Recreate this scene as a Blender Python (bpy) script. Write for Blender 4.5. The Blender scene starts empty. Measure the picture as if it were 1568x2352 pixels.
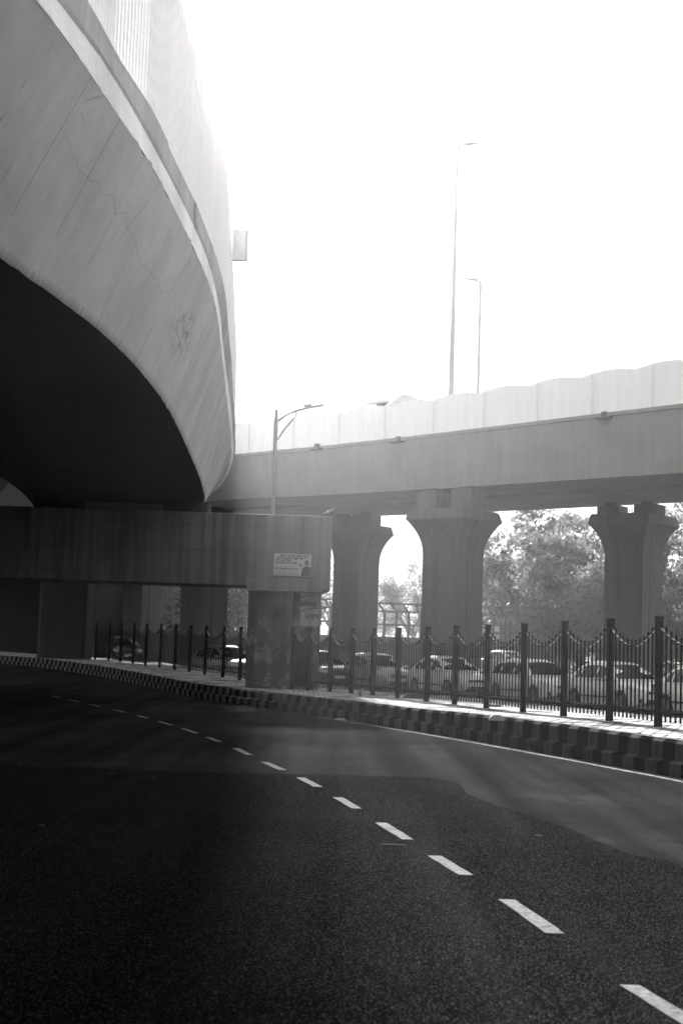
import bpy, bmesh, math, random
from mathutils import Vector, Matrix, noise
R = math.radians
random.seed(7)
sc = bpy.context.scene
# ------------------------------------------------------------------ camera
FPX, CX, CY, ROLL, EYE = 3267.0, 784.0, 1176.0, 0.033, 1.5
PITCH = math.atan(324 / FPX)
cam_d = bpy.data.cameras.new('camera'); cam = bpy.data.objects.new('camera', cam_d)
sc.collection.objects.link(cam); sc.camera = cam
cam_d.sensor_fit = 'VERTICAL'; cam_d.sensor_height = 36.0; cam_d.lens = 36.0 * FPX / 2352.0
cam_d.clip_start = 0.05; cam_d.clip_end = 6000
cam.matrix_world = Matrix.Translation((0, 0, EYE)) @ Matrix.Rotation(R(90) + PITCH, 4, 'X') @ Matrix.Rotation(ROLL, 4, 'Z')
cam_d.dof.use_dof = True; cam_d.dof.focus_distance = 24.0; cam_d.dof.aperture_fstop = 4.0
cr_, sr_, cp_, sp_ = math.cos(ROLL), math.sin(ROLL), math.cos(PITCH), math.sin(PITCH)
def ray(x, y):
    dx, dy = x - CX, CY - y
    u, v = dx * cr_ - dy * sr_, dy * cr_ + dx * sr_
    return Vector((u, -sp_ * v + cp_ * FPX, cp_ * v + sp_ * FPX)) / FPX
def at(x, y, Y):
    d = ray(x, y); return d * (Y / d.y) + Vector((0, 0, EYE))
def atz(x, y, z):
    d = ray(x, y); return d * ((z - EYE) / d.z) + Vector((0, 0, EYE))
# ------------------------------------------------------------------ world, sun, exposure
SKY_CAP = 1.5
SUN_EL, SUN_AZ = 23.0, -6.2          # degrees; azimuth from +Y towards +X
w = bpy.data.worlds.new('World'); sc.world = w; w.use_nodes = True
wn = w.node_tree.nodes; wl = w.node_tree.links
sky = wn.new('ShaderNodeTexSky'); sky.sky_type = 'NISHITA'; sky.sun_disc = False
sky.sun_elevation = R(SUN_EL); sky.sun_rotation = R(SUN_AZ); sky.air_density = 1.0; sky.dust_density = 6.0; sky.ozone_density = 1.0
bw = wn.new('ShaderNodeRGBToBW'); bg = wn['Background']; bg.inputs['Strength'].default_value = 0.15
mn = wn.new('ShaderNodeMath'); mn.operation = 'MINIMUM'; mn.inputs[1].default_value = SKY_CAP
wl.new(sky.outputs[0], bw.inputs[0]); wl.new(bw.outputs[0], mn.inputs[0]); wl.new(mn.outputs[0], bg.inputs['Color'])   # thick mist evens the sky out
sd = bpy.data.lights.new('sun', 'SUN'); sd.energy = 5.0; sd.angle = R(3.0); sd.color = (1, 1, 1)
so = bpy.data.objects.new('sun', sd); sc.collection.objects.link(so)
sdir = Vector((math.sin(R(SUN_AZ)) * math.cos(R(SUN_EL)), math.cos(R(SUN_AZ)) * math.cos(R(SUN_EL)), math.sin(R(SUN_EL))))
so.rotation_euler = sdir.to_track_quat('Z', 'Y').to_euler(); so.location = (0, 0, 40)
vs = sc.view_settings; vs.view_transform = 'Standard'; vs.look = 'None'; vs.exposure = 2.42; vs.gamma = 1.0
sc.cycles.max_bounces = 6; sc.cycles.volume_bounces = 0; sc.cycles.volume_step_rate = 5
HAZE_DENSITY, HAZE_G = 0.00025, 0.86

# ------------------------------------------------------------------ helpers
def tag(o, label=None, cat=None, group=None, kind=None):
    if label: o['label'] = label
    if cat: o['category'] = cat
    if group: o['group'] = group
    if kind: o['kind'] = kind
    return o
def empty(name, loc=(0, 0, 0), rz=0.0):
    o = bpy.data.objects.new(name, None); sc.collection.objects.link(o)
    o.empty_display_size = 0.3; o.location = loc; o.rotation_euler = (0, 0, rz); return o
class MB:
    def __init__(s): s.v = []; s.f = []; s.m = []; s.uv = None; s.sm = False
    def add(s, vs_, fs, mi=0):
        n = len(s.v); s.v += [tuple(p) for p in vs_]
        for f in fs: s.f.append(tuple(i + n for i in f)); s.m.append(mi)
    def box(s, c, d, rz=0.0, mi=0, mat=None):
        x, y, z = d[0] / 2, d[1] / 2, d[2] / 2
        P = [Vector(p) for p in ((-x,-y,-z),(x,-y,-z),(x,y,-z),(-x,y,-z),(-x,-y,z),(x,-y,z),(x,y,z),(-x,y,z))]
        M = mat if mat else Matrix.Rotation(rz, 3, 'Z')
        s.add([M @ p + Vector(c) for p in P], [(0,3,2,1),(4,5,6,7),(0,1,5,4),(1,2,6,5),(2,3,7,6),(3,0,4,7)], mi)
    def bar(s, a, b, w_, h_=None, mi=0):
        a, b = Vector(a), Vector(b); h_ = h_ or w_; d = b - a; L = d.length
        if L < 1e-6: return
        M = d.to_track_quat('Z', 'Y').to_matrix() if abs(d.normalized().z) < .999 else Matrix.Identity(3)
        s.box((a + b) / 2, (w_, h_, L), mat=M, mi=mi)
    def tube(s, pts, rad, n=8, mi=0, cap=True):
        pts = [Vector(p) for p in pts]; rad = rad if isinstance(rad, (list, tuple)) else [rad] * len(pts)
        rings = []
        for i, p in enumerate(pts):
            d = (pts[min(i + 1, len(pts) - 1)] - pts[max(i - 1, 0)]).normalized()
            q = Vector((1, 0, 0)) if abs(d.x) < .9 else Vector((0, 1, 0))
            a = d.cross(q).normalized(); b = d.cross(a)
            rings.append([p + (a * math.cos(t) + b * math.sin(t)) * rad[i] for t in [2 * math.pi * k / n for k in range(n)]])
        n0 = len(s.v)
        for r_ in rings: s.v += [tuple(p) for p in r_]
        for i in range(len(pts) - 1):
            for k in range(n):
                a = n0 + i * n + k; b = n0 + i * n + (k + 1) % n
                s.f.append((a, b, b + n, a + n)); s.m.append(mi)
        if cap:
            s.f.append(tuple(n0 + k for k in range(n))[::-1]); s.m.append(mi)
            s.f.append(tuple(n0 + (len(pts) - 1) * n + k for k in range(n))); s.m.append(mi)
    def prism(s, poly, z0, z1, mi=0):
        n = len(poly)
        s.add([(p[0], p[1], z0) for p in poly] + [(p[0], p[1], z1) for p in poly],
              [tuple(range(n))[::-1], tuple(range(n, 2 * n))] + [(i, (i + 1) % n, n + (i + 1) % n, n + i) for i in range(n)], mi)
    def grid(s, rows, mi=0, close=False):
        n0 = len(s.v); nc = len(rows[0])
        for r_ in rows: s.v += [tuple(p) for p in r_]
        for i in range(len(rows) - 1):
            for k in range(nc if close else nc - 1):
                a = n0 + i * nc + k; b = n0 + i * nc + (k + 1) % nc
                s.f.append((a, b, b + nc, a + nc)); s.m.append(mi)
    def build(s, name, mats, parent=None, smooth=None, uv=None):
        me = bpy.data.meshes.new(name); me.from_pydata(s.v, [], s.f)
        if not isinstance(mats, (list, tuple)): mats = [mats]
        for m in mats: me.materials.append(m)
        me.polygons.foreach_set('material_index', [min(m, len(mats) - 1) for m in s.m])
        if uv:
            l = me.uv_layers.new(name='UVMap')
            for lp in me.loops: l.data[lp.index].uv = uv[lp.vertex_index]
        if smooth is not None:
            me.polygons.foreach_set('use_smooth', [True] * len(me.polygons))
            me.set_sharp_from_angle(angle=R(smooth))
        me.update()
        o = bpy.data.objects.new(name, me); sc.collection.objects.link(o)
        if parent: o.parent = parent
        return o
def copy_tree(o, parent=None):
    c = o.copy(); sc.collection.objects.link(c); c.parent = parent
    for ch in list(o.children): copy_tree(ch, c)
    return c
def interp(T, x):
    if x <= T[0][0]:
        (a, p), (b, q) = T[0], T[1]
        return p + (q - p) * (x - a) / (b - a)
    for (a, p), (b, q) in zip(T, T[1:]):
        if x <= b: return p + (q - p) * (x - a) / (b - a)
    (a, p), (b, q) = T[-2], T[-1]
    return p + (q - p) * (x - a) / (b - a)
def smooth_table(T, lo, hi, step=1.0, win=2.0):
    out = []; x = lo
    while x <= hi + 1e-6:
        out.append((x, sum(interp(T, x + d * win / 4) for d in range(-4, 5)) / 9)); x += step
    return out
def sstep(a, b, x):
    t = max(0.0, min(1.0, (x - a) / (b - a))); return t * t * (3 - 2 * t)

# ------------------------------------------------------------------ materials (all neutral: the photograph is black and white)
def mat(name, base, rough=0.7, metal=0.0, spec=0.5, coat=0.0, emit=0.0):
    m = bpy.data.materials.new(name); m.use_nodes = True; b = m.node_tree.nodes['Principled BSDF']
    b.inputs['Base Color'].default_value = (base, base, base, 1); b.inputs['Roughness'].default_value = rough
    b.inputs['Metallic'].default_value = metal; b.inputs['Specular IOR Level'].default_value = spec
    b.inputs['Coat Weight'].default_value = coat
    if emit: b.inputs['Emission Color'].default_value = (1, 1, 1, 1); b.inputs['Emission Strength'].default_value = emit
    return m
class NG:
    """small node-graph writer"""
    def __init__(s, m): s.t = m.node_tree; s.N = s.t.nodes; s.L = s.t.links; s.b = s.N['Principled BSDF']
    def _in(s, sock, v):
        if isinstance(v, bpy.types.NodeSocket): s.L.new(v, sock)
        elif isinstance(v, (int, float)) and sock.type in ('VECTOR', 'RGBA'): sock.default_value = (v,) * len(sock.default_value)
        else: sock.default_value = v
    def obj(s): return s.N.new('ShaderNodeTexCoord').outputs['Object']
    def uv(s): return s.N.new('ShaderNodeTexCoord').outputs['UV']
    def map(s, v, scale=(1, 1, 1), loc=(0, 0, 0), rot=(0, 0, 0)):
        n = s.N.new('ShaderNodeMapping'); s.L.new(v, n.inputs[0]); n.inputs['Scale'].default_value = scale
        n.inputs['Location'].default_value = loc; n.inputs['Rotation'].default_value = rot; return n.outputs[0]
    def noise(s, v, scale, detail=4, rough=0.55, dist=0.0):
        n = s.N.new('ShaderNodeTexNoise'); s.L.new(v, n.inputs['Vector']); n.inputs['Scale'].default_value = scale
        n.inputs['Detail'].default_value = detail; n.inputs['Roughness'].default_value = rough; n.inputs['Distortion'].default_value = dist
        return n.outputs['Fac']
    def voro(s, v, scale, feat='F1', out='Distance'):
        n = s.N.new('ShaderNodeTexVoronoi'); n.feature = feat; s.L.new(v, n.inputs['Vector']); n.inputs['Scale'].default_value = scale
        return n.outputs[out]
    def ramp(s, v, a, b, lo=0.0, hi=1.0):
        n = s.N.new('ShaderNodeMapRange'); s.L.new(v, n.inputs[0])
        for i, q in zip((1, 2, 3, 4), (a, b, lo, hi)): n.inputs[i].default_value = q
        return n.outputs[0]
    def m(s, op, a, b=0.0, c=None):
        n = s.N.new('ShaderNodeMath'); n.operation = op; s._in(n.inputs[0], a); s._in(n.inputs[1], b)
        if c is not None: s._in(n.inputs[2], c)
        return n.outputs[0]
    def sep(s, v):
        n = s.N.new('ShaderNodeSeparateXYZ'); s.L.new(v, n.inputs[0]); return n.outputs
    def base(s, v): s.L.new(v, s.b.inputs['Base Color'])
    def rough(s, v): s.L.new(v, s.b.inputs['Roughness'])
    def bump(s, h, dist=0.01, strength=1.0):
        n = s.N.new('ShaderNodeBump'); s.L.new(h, n.inputs['Height']); n.inputs['Distance'].default_value = dist; n.inputs['Strength'].default_value = strength
        s.L.new(n.outputs[0], s.b.inputs['Normal'])
def concrete(name, base, streak=0.5, rough=0.85, joint=None, blot=1.0, soot=None):
    """weathered concrete: broad blotches, vertical run-off streaks, pores; optional (height step) pour lines"""
    m = mat(name, base, rough, spec=0.3); g = NG(m); o = g.obj()
    b1 = g.ramp(g.noise(o, 0.6, 5), .3, .7, 1 - .22 * blot, 1 + .15 * blot)
    st = g.ramp(g.noise(g.map(o, (3.0, 3.0, .16)), 1.6, 5, .6), .38, .66, 1.0, 1.0 - .45 * streak)
    b2 = g.ramp(g.noise(o, 14, 4, .7), .3, .7, .92, 1.06)
    v = g.m('MULTIPLY', g.m('MULTIPLY', b1, st), b2)
    if joint:
        z = g.sep(o)[2]; wob = g.m('MULTIPLY', g.noise(o, .9, 3), .05)
        fr = g.m('ABSOLUTE', g.m('SUBTRACT', g.m('FRACT', g.m('DIVIDE', g.m('ADD', z, wob), joint)), .5))
        ln = g.ramp(fr, 0.0, .022, .55, 1.0); gap = g.ramp(g.noise(o, .8, 2), .45, .55)
        v = g.m('MULTIPLY', v, g.m('MAXIMUM', ln, gap))
    if soot:      # a smoke stain and patches where old bills have been torn away
        x_, y_, z_ = g.sep(o); dx = g.m('DIVIDE', g.m('SUBTRACT', x_, soot[0]), soot[2]); dz = g.m('DIVIDE', g.m('SUBTRACT', z_, soot[1]), soot[2] * 1.5)
        d = g.m('SQRT', g.m('ADD', g.m('MULTIPLY', dx, dx), g.m('MULTIPLY', dz, dz))); d = g.m('ADD', d, g.m('MULTIPLY', g.noise(o, 2.5, 4), .5))
        v = g.m('MULTIPLY', v, g.ramp(d, .35, 1.15, .12, 1.0))
        pt = g.ramp(g.noise(g.map(o, (1.6, 1, 1.3), loc=(3, 0, 1)), 1.5, 6, .72), .52, .56, 1.0, 2.1)
        v = g.m('MULTIPLY', v, g.m('ADD', g.m('MULTIPLY', g.m('SUBTRACT', pt, 1.0), g.ramp(z_, 2.3, 1.9, 0, 1)), 1.0))
    g.base(g.m('MULTIPLY', v, base)); g.bump(g.noise(o, 30, 5, .65), .01, .35); return m

M = {}
M['beam'] = concrete('beam_concrete', .18, 1.0, joint=.72)
M['column'] = concrete('column_concrete', .10, .9, soot=(-.18, 2.2, .42))
M['pier'] = concrete('pier_concrete', .10, .3, blot=.4)
M['farwall'] = concrete('far_wall_concrete', .08, .8)
M['groove'] = concrete('groove_shadow_concrete', .09, .3)
M['girder'] = concrete('girder_concrete', .24, .22, blot=.5)
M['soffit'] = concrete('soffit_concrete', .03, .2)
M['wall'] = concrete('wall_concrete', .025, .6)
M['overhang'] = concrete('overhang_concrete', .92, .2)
M['fascia'] = concrete('fascia_concrete', .5, .35)
M['black'] = mat('black_fence_paint', .005, .6, spec=.08)
M['rail'] = mat('worn_fence_rail_paint', .04, .2, spec=1.0, coat=.5)
M['rubber'] = mat('rubber', .02, .8)
M['glass'] = mat('dark_car_glass', .015, .08, spec=.5)
M['chrome'] = mat('chrome', .6, .2, metal=1)
M['lamp'] = mat('headlamp_lens', .7, .12, spec=.8, coat=.6)
M['trim'] = mat('black_trim', .02, .5)
M['steel'] = mat('galvanised_steel', .22, .5, metal=.3)
M['darksteel'] = mat('dark_steel', .05, .6)
M['near_sheet'] = mat('weathered_barrier_sheet', .8, .6)
M['sheet'] = mat('white_barrier_sheet', .80, .6)
M['paper'] = mat('old_paper', .4, .8)
M['ink'] = mat('printed_ink', .05, .8)
M['ink_grey'] = mat('faded_ink', .12, .8)
M['plate_white'] = mat('number_plate', .7, .5)
M['bird'] = mat('dark_feathers', .05, .7)
M['bird_grey'] = mat('grey_feathers', .2, .7)
M['plastic'] = mat('white_plastic', .3, .8, spec=.1)
M['litter'] = mat('trodden_paper', .06, .9, spec=0)
def paint(n, v):
    m = mat(n, v, .32, metal=.0, spec=.5, coat=.7); g = NG(m)
    g.base(g.m('MULTIPLY', g.ramp(g.noise(g.obj(), 2.2, 4), .3, .7, .9, 1.05), v)); return m
M['white_paint'] = paint('white_car_paint', .78)
M['silver_paint'] = paint('silver_car_paint', .42)
M['grey_paint'] = paint('grey_car_paint', .16)
M['dark_paint'] = paint('dark_car_paint', .04)

def thin_sheet(n, v, tr_):
    m = mat(n, v, .6, spec=.2); g = NG(m); o = g.obj()     # milky corrugated plastic: some daylight comes through
    g.base(g.m('MULTIPLY', g.ramp(g.noise(g.map(o, (2, 2, .25)), 1.5, 4), .3, .7, .92, 1.03), v))
    t = g.N.new('ShaderNodeBsdfTranslucent'); t.inputs['Color'].default_value = (v,) * 3 + (1,)
    mx = g.N.new('ShaderNodeMixShader'); mx.inputs[0].default_value = tr_; g.L.new(g.b.outputs[0], mx.inputs[1]); g.L.new(t.outputs[0], mx.inputs[2])
    g.L.new(mx.outputs[0], g.N['Material Output'].inputs['Surface']); return m
M['near_sheet'] = thin_sheet('near_barrier_sheet', .85, .22); M['far_sheet'] = mat('far_barrier_sheet', .9, .6)
def asphalt(name, base, grain, glint, rough):
    m = mat(name, base, rough, spec=0); g = NG(m); o = g.obj()
    c = g.voro(o, grain); n1 = g.noise(o, grain * 1.7, 3, .7); big = g.noise(o, .35, 5, .6)
    band = g.noise(g.map(o, (.55, .09, 1), rot=(0, 0, R(17))), 1.4, 4, .6)
    v = g.m('MULTIPLY', g.ramp(n1, .25, .8, .45, 1.6), g.m('MULTIPLY', g.ramp(big, .3, .7, .7, 1.3), g.ramp(band, .3, .7, .78, 1.22)))
    tk = g.ramp(g.noise(g.map(o, (1.6, .05, 1), rot=(0, 0, R(14))), 1.0, 3), .38, .64, .72, 1.3)
    ed = g.m('ADD', g.voro(o, .22, 'DISTANCE_TO_EDGE'), g.m('MULTIPLY', g.noise(o, 1.2, 5, .7), .05)); crk = g.ramp(ed, .0262, .0285, .8, 1.0)
    pch = g.ramp(g.noise(g.map(o, (.5, .18, 1)), 1.1, 6, .7), .58, .63, 1.0, 1.35)
    v = g.m('MULTIPLY', g.m('MULTIPLY', v, tk), g.m('MULTIPLY', crk, pch))
    sp = g.voro(o, grain * 2.0, 'F1', 'Color'); spx = g.sep(sp)[0]
    v = g.m('MULTIPLY', g.m('ADD', v, g.m('MULTIPLY', g.ramp(spx, .90, .97), glint)), base)
    g.base(v)
    g.rough(g.ramp(g.sep(sp)[1], 0, 1, rough - .2, rough + .12))
    g.bump(g.m('ADD', g.m('MULTIPLY', c, 1.0), g.m('MULTIPLY', n1, .6)), .012 if grain < 80 else .005, .9); return m
M['old_asphalt'] = asphalt('old_asphalt', .016, 95, 1.2, .8)
M['new_asphalt'] = asphalt('coarse_new_asphalt', .0065, 90, 11.0, .8)
M['ground'] = asphalt('dusty_ground', .09, 20, .5, .9)
def road_paint():
    m = mat('worn_road_paint', .6, .6, spec=0); g = NG(m); o = g.obj()
    a = g.ramp(g.noise(o, 26, 5, .7), .32, .62, .45, 1.0); b = g.ramp(g.noise(o, 3.5, 4), .3, .6, .75, 1.0)
    g.base(g.m('MULTIPLY', g.m('MULTIPLY', a, b), .2)); g.bump(g.noise(o, 60, 3), .004, .6); return m
M['road_paint'] = road_paint()
def faded_line():
    m = mat('faded_edge_line_paint', .5, .6, spec=0); g = NG(m); o = g.obj()
    a = g.ramp(g.noise(o, 9, 5, .75), .36, .6, .18, 1.0)
    g.base(g.m('MULTIPLY', a, .25)); return m
M['edge_paint'] = faded_line()
def pavers():
    m = mat('worn_brick_pavers', .4, .5, spec=.0); g = NG(m); o = g.obj()
    n = g.N.new('ShaderNodeTexBrick'); g.L.new(g.map(o, (1, 1, 1), rot=(0, 0, R(17))), n.inputs['Vector'])
    n.inputs['Scale'].default_value = 1.0; n.inputs['Brick Width'].default_value = .42; n.inputs['Row Height'].default_value = .21
    n.inputs['Mortar Size'].default_value = .028; n.inputs['Mortar Smooth'].default_value = .3
    n.inputs['Color1'].default_value = (.50,) * 3 + (1,); n.inputs['Color2'].default_value = (.36,) * 3 + (1,); n.inputs['Mortar'].default_value = (.008,) * 3 + (1,)
    fac = n.outputs['Fac']; col = n.outputs['Color']
    cell = g.noise(g.map(o, (.9, 2.3, 1), rot=(0, 0, R(17))), 1.3, 5, .7)
    dirt = g.ramp(cell, .42, .52, .16, 1.15)
    bwn = g.N.new('ShaderNodeRGBToBW'); g.L.new(col, bwn.inputs[0])
    g.base(g.m('MULTIPLY', bwn.outputs[0], dirt))
    g.rough(g.ramp(g.noise(o, 3.2, 4), .3, .7, .34, .62))
    g.bump(g.m('ADD', g.m('MULTIPLY', fac, -1.0), g.m('MULTIPLY', g.noise(g.map(o, (2.4, 4.8, 1), rot=(0, 0, R(17))), 1.0, 3), 1.3)), .018, .8); return m
M['pavers'] = pavers()
def kerbpaint(n, v):
    m = mat(n, v, .8, spec=.0); g = NG(m); o = g.obj()
    a = g.ramp(g.noise(g.map(o, (4, 4, 1.5)), 2.2, 5, .7), .35, .65, .45, 1.15)
    g.base(g.m('MULTIPLY', a, v)); g.bump(g.noise(o, 22, 4), .01, .5); return m
M['kerb_white'] = kerbpaint('kerb_old_white_paint', .09); M['kerb_black'] = kerbpaint('kerb_black_paint', .008)
M['kerb_top'] = kerbpaint('kerb_bare_top', .2)
M['bark'] = mat('bark', .07, .9)
def leafm(n, v):
    m = mat(n, v, .6, spec=.3); g = NG(m)
    oi = g.N.new('ShaderNodeObjectInfo'); gi = g.N.new('ShaderNodeNewGeometry')
    g.base(g.m('MULTIPLY', g.ramp(gi.outputs['Random Per Island'], 0, 1, .8, 1.3), v))
    tr = g.N.new('ShaderNodeBsdfTranslucent'); tr.inputs['Color'].default_value = (v * 1.4,) * 3 + (1,)
    mx = g.N.new('ShaderNodeMixShader'); mx.inputs[0].default_value = .5; g.L.new(g.b.outputs[0], mx.inputs[1]); g.L.new(tr.outputs[0], mx.inputs[2])
    g.L.new(mx.outputs[0], g.N['Material Output'].inputs['Surface']); return m
M['leaf'] = leafm('foliage', .085); M['leaf_pale'] = leafm('pale_foliage', .11)
def web_mat():
    """girder web: UV u = metres along, v = 0..1 up the slope"""
    m = mat('curved_girder_web_concrete', .3, .8, spec=.3); g = NG(m); u = g.uv(); o = g.obj()
    U = g.sep(u)[0]; V = g.sep(u)[1]
    jw = g.m('MULTIPLY', g.noise(g.map(u, (1, 1.2, 1)), 1.0, 3), .10)
    fr = g.m('ABSOLUTE', g.m('SUBTRACT', g.m('FRACT', g.m('DIVIDE', g.m('ADD', U, jw), 1.22)), .5))
    jn = g.ramp(fr, .0, .010, .30, 1.0); jm = g.ramp(g.noise(g.map(u, (.8, 1.6, 1)), 1.3, 3), .44, .56)
    joints = g.m('MAXIMUM', jn, jm)
    streak = g.ramp(g.noise(g.map(u, (5.5, .55, 1)), 1.0, 6, .65), .36, .68, 1.08, .66)
    far = g.ramp(U, 20, 38, 0, 1); streak = g.m('ADD', g.m('MULTIPLY', streak, g.ramp(far, 0, 1, .16, 1.0)), g.ramp(far, 0, 1, .84, 0.0))
    blot = g.m('MULTIPLY', g.ramp(g.noise(o, .7, 5), .3, .72, .86, 1.12), g.ramp(g.noise(o, 3.5, 6, .7), .3, .7, .93, 1.05))
    ck = g.voro(g.map(u, (.5, .9, 1)), 1.0, 'DISTANCE_TO_EDGE'); wn_ = g.noise(u, 3, 4)
    ck = g.m('ADD', ck, g.m('MULTIPLY', wn_, .012)); crack = g.ramp(ck, .006, .012, .5, 1.0)
    crack = g.m('MAXIMUM', crack, g.ramp(g.noise(u, .5, 2), .44, .5))
    spot = g.ramp(g.noise(g.map(u, (2.2, 1.1, 1), rot=(0, 0, .3)), 2.0, 6, .75), .63, .70, 1.0, .5)
    v = g.m('MULTIPLY', g.m('MULTIPLY', joints, streak), g.m('MULTIPLY', g.m('MULTIPLY', blot, crack), spot))
    # one long wandering crack and a patch of spalled, mossy concrete half way along
    wl_ = g.m('ADD', g.m('MULTIPLY', U, -.035), g.m('ADD', .98, g.m('MULTIPLY', g.noise(g.map(u, (.4, 0, 1)), 1.0, 3, .6), .55)))
    wk = g.ramp(g.m('ABSOLUTE', g.m('SUBTRACT', V, wl_)), .001, .008, .78, 1.0); inside = g.m('MULTIPLY', g.ramp(U, 15, 16, 0, 1), g.ramp(U, 27, 28, 1, 0))
    v = g.m('MULTIPLY', v, g.m('SUBTRACT', 1.0, g.m('MULTIPLY', g.m('SUBTRACT', 1.0, wk), inside)))
    gu = g.m('DIVIDE', g.m('SUBTRACT', U, 23.6), 1.6); gv = g.m('DIVIDE', g.m('SUBTRACT', V, .52), .22)
    near = g.ramp(g.m('SQRT', g.m('ADD', g.m('MULTIPLY', gu, gu), g.m('MULTIPLY', gv, gv))), .3, 1.0, 1, 0)
    sp2 = g.ramp(g.noise(g.map(u, (1.5, 3, 1)), 2.6, 6, .75), .50, .58, 0, .6)
    v = g.m('MULTIPLY', v, g.m('SUBTRACT', 1.0, g.m('MULTIPLY', near, sp2)))
    # damp dirt along the lower edge
    low = g.ramp(g.m('ADD', V, g.m('MULTIPLY', g.noise(g.map(u, (6, 1, 1)), 2.0, 4), .10)), .05, .11, .45, 1.0)
    g.base(g.m('MULTIPLY', g.m('MULTIPLY', v, low), .56)); g.bump(g.noise(o, 26, 5, .65), .01, .3); return m
M['web'] = web_mat()

# ------------------------------------------------------------------ plan curves (X as a function of Y)
KERB = smooth_table([(-30, 15.5), (-10, 11.6), (0, 9.1), (8, 7.3), (14, 5.95), (19.1, 4.65), (25.1, 2.92), (29.2, 1.49), (34.8, -.55), (38.6, -2.3), (46.7, -5.3), (53, -7.6), (59.8, -10.2), (67.5, -14.2), (77, -20), (100, -38)], -30, 100, 1.0, 3.0)
FENCE = [(-5, 13.3), (10, 9.0), (17, 6.95), (23.3, 5.24), (25.2, 4.78), (27, 4.29), (28.9, 3.78), (30.8, 3.24), (32.6, 2.71), (34.5, 2.18), (36.4, 1.57), (38.3, .99), (39.6, .43), (40.5, -.16), (41.3, -.8), (41.75, -1.3), (48.6, -3.25), (52.6, -4.8), (55.6, -5.7), (59.6, -7.35), (64.3, -9.14), (68.85, -11.62), (75, -15.2), (100, -33)]
def kx(Y): return interp(KERB, Y)
def fx(Y): return interp(FENCE, Y)
def rise(X, Y):                       # the road climbs gently where it bends away under the flyover
    if Y < 44: return 0.0
    h = .4 * (Y - 44) / 24 if Y < 68 else .4 + .2 * sstep(68, 100, Y)
    return h * sstep(1.0, -4.0, X)
def pave_z(Y): return .43 + .05 * sstep(30, 24, Y) - .02 * sstep(30, 36, Y)

# ------------------------------------------------------------------ ground, road, pavement
b = MB()
xs = [-900, -300, -120, -60] + [-40 + 2 * i for i in range(41)] + [60, 120, 300, 900]
ys = [-400, -100, -30] + [-10 + 4 * i for i in range(32)] + [140, 200, 400, 1200, 3500]
b.grid([[(x, y, rise(x, y) - .03) for x in xs] for y in ys])
b.f = [f[::-1] for f in b.f]; b.f = [f[::-1] for f in b.f]
tag(b.build('ground', M['ground']), kind='structure')
def strip(name, fl, fr, y0, y1, dz, m, step=.5, n=6, kindv='structure'):
    b = MB(); rows = []; y = y0
    while y <= y1 + 1e-6:
        l, r_ = fl(y), fr(y); rows.append([(l + (r_ - l) * k / n, y, rise(l + (r_ - l) * k / n, y) + dz(y)) for k in range(n + 1)]); y += step
    b.grid(rows); o = b.build(name, m); tag(o, kind=kindv); return o
strip('road', lambda y: min(-9.9, kx(y) - 12), lambda y: kx(y) + .02, -28, 98, lambda y: 0.0, M['old_asphalt'], 1.0, 12)
# second carriageway beyond the pavement
strip('far_road', lambda y: fx(y) + 2.92, lambda y: fx(y) + 26, -5, 98, lambda y: 0.0, M['old_asphalt'], 1.0, 10)
# coarse new asphalt near the camera
PB = [(-28, 14), (0, 5.0), (8, 3.5), (10.9, 2.66), (11.4, 2.35), (13.1, 2.1), (14.8, 1.66), (17.2, 1.45), (18.0, 1.0)]
b = MB(); rows = []; y = -28.0
while y <= 17.6:
    e = interp(PB, y) + .06 * noise.noise(Vector((y * 2.1, 3, 0))) + .12 * noise.noise(Vector((y * .6, 9, 0)))
    rows.append([(-9.85 + (e + 9.85) * k / 10, y, .004) for k in range(11)]); y += .15
last = rows[-1]
rows.append([(p[0], 17.55 + .12 * noise.noise(Vector((p[0] * 1.5, 1, 0))) + .1 * max(0, p[0] + 2), .004) for p in last])
b.grid(rows); tag(b.build('road_patch', M['new_asphalt']), kind='structure')
strip('pavement', lambda y: kx(y) + .2, lambda y: fx(y) + 2.9, -5, 90, pave_z, M['pavers'], .5, 8)
b = MB(); rows = []; y = -5.0
while y <= 90:
    X = fx(y) + 2.9; rows.append([(X, y, pave_z(y) + rise(X, y)), (X + .02, y, -.02 + rise(X, y))]); y += 1
b.grid(rows); tag(b.build('pavement_edge', M['kerb_top']), kind='structure')
# lane dashes: parallelograms whose ends are cut square to the view down the road
DASHX = [(3, 2.12), (6.8, 1.41), (9.05, 1.11), (10.9, .78), (12.9, .44), (15, .06), (17.2, -.38), (19.4, -.93), (22, -1.51), (24.4, -2.14), (26.8, -2.82), (29, -3.53), (31.2, -4.27), (33, -4.92), (46, -10), (60, -17)]
D = [(3.3, 4.6), (5.65, 6.8), (8.0, 9.05), (10.0, 10.9), (11.8, 12.9), (14.0, 15.0), (16.1, 17.2), (18.2, 19.4), (20.6, 21.9), (23.3, 24.4), (25.4, 26.8), (27.8, 29.0), (30.2, 31.2), (32.5, 33.6), (35, 36.2), (37.5, 38.7), (40, 41.2)]
b = MB()
for a, c in D:
    n = 5; wv = .105
    rows = []
    for i in range(n + 1):
        y = a + (c - a) * i / n; X = interp(DASHX, y); rows.append([(X - wv / 2 + .006 * random.uniform(-1, 1), y, .0085), (X + wv / 2 + .006 * random.uniform(-1, 1), y, .0085)])
    b.grid(rows)
tag(b.build('lane_marking', M['road_paint']), kind='structure')
strip('edge_marking', lambda y: kx(y) - .36 + .012 * math.sin(y * 3), lambda y: kx(y) - .25 + .012 * math.sin(y * 2.3 + 1), 2, 33.5, lambda y: .0045, M['edge_paint'], .25, 1)

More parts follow.
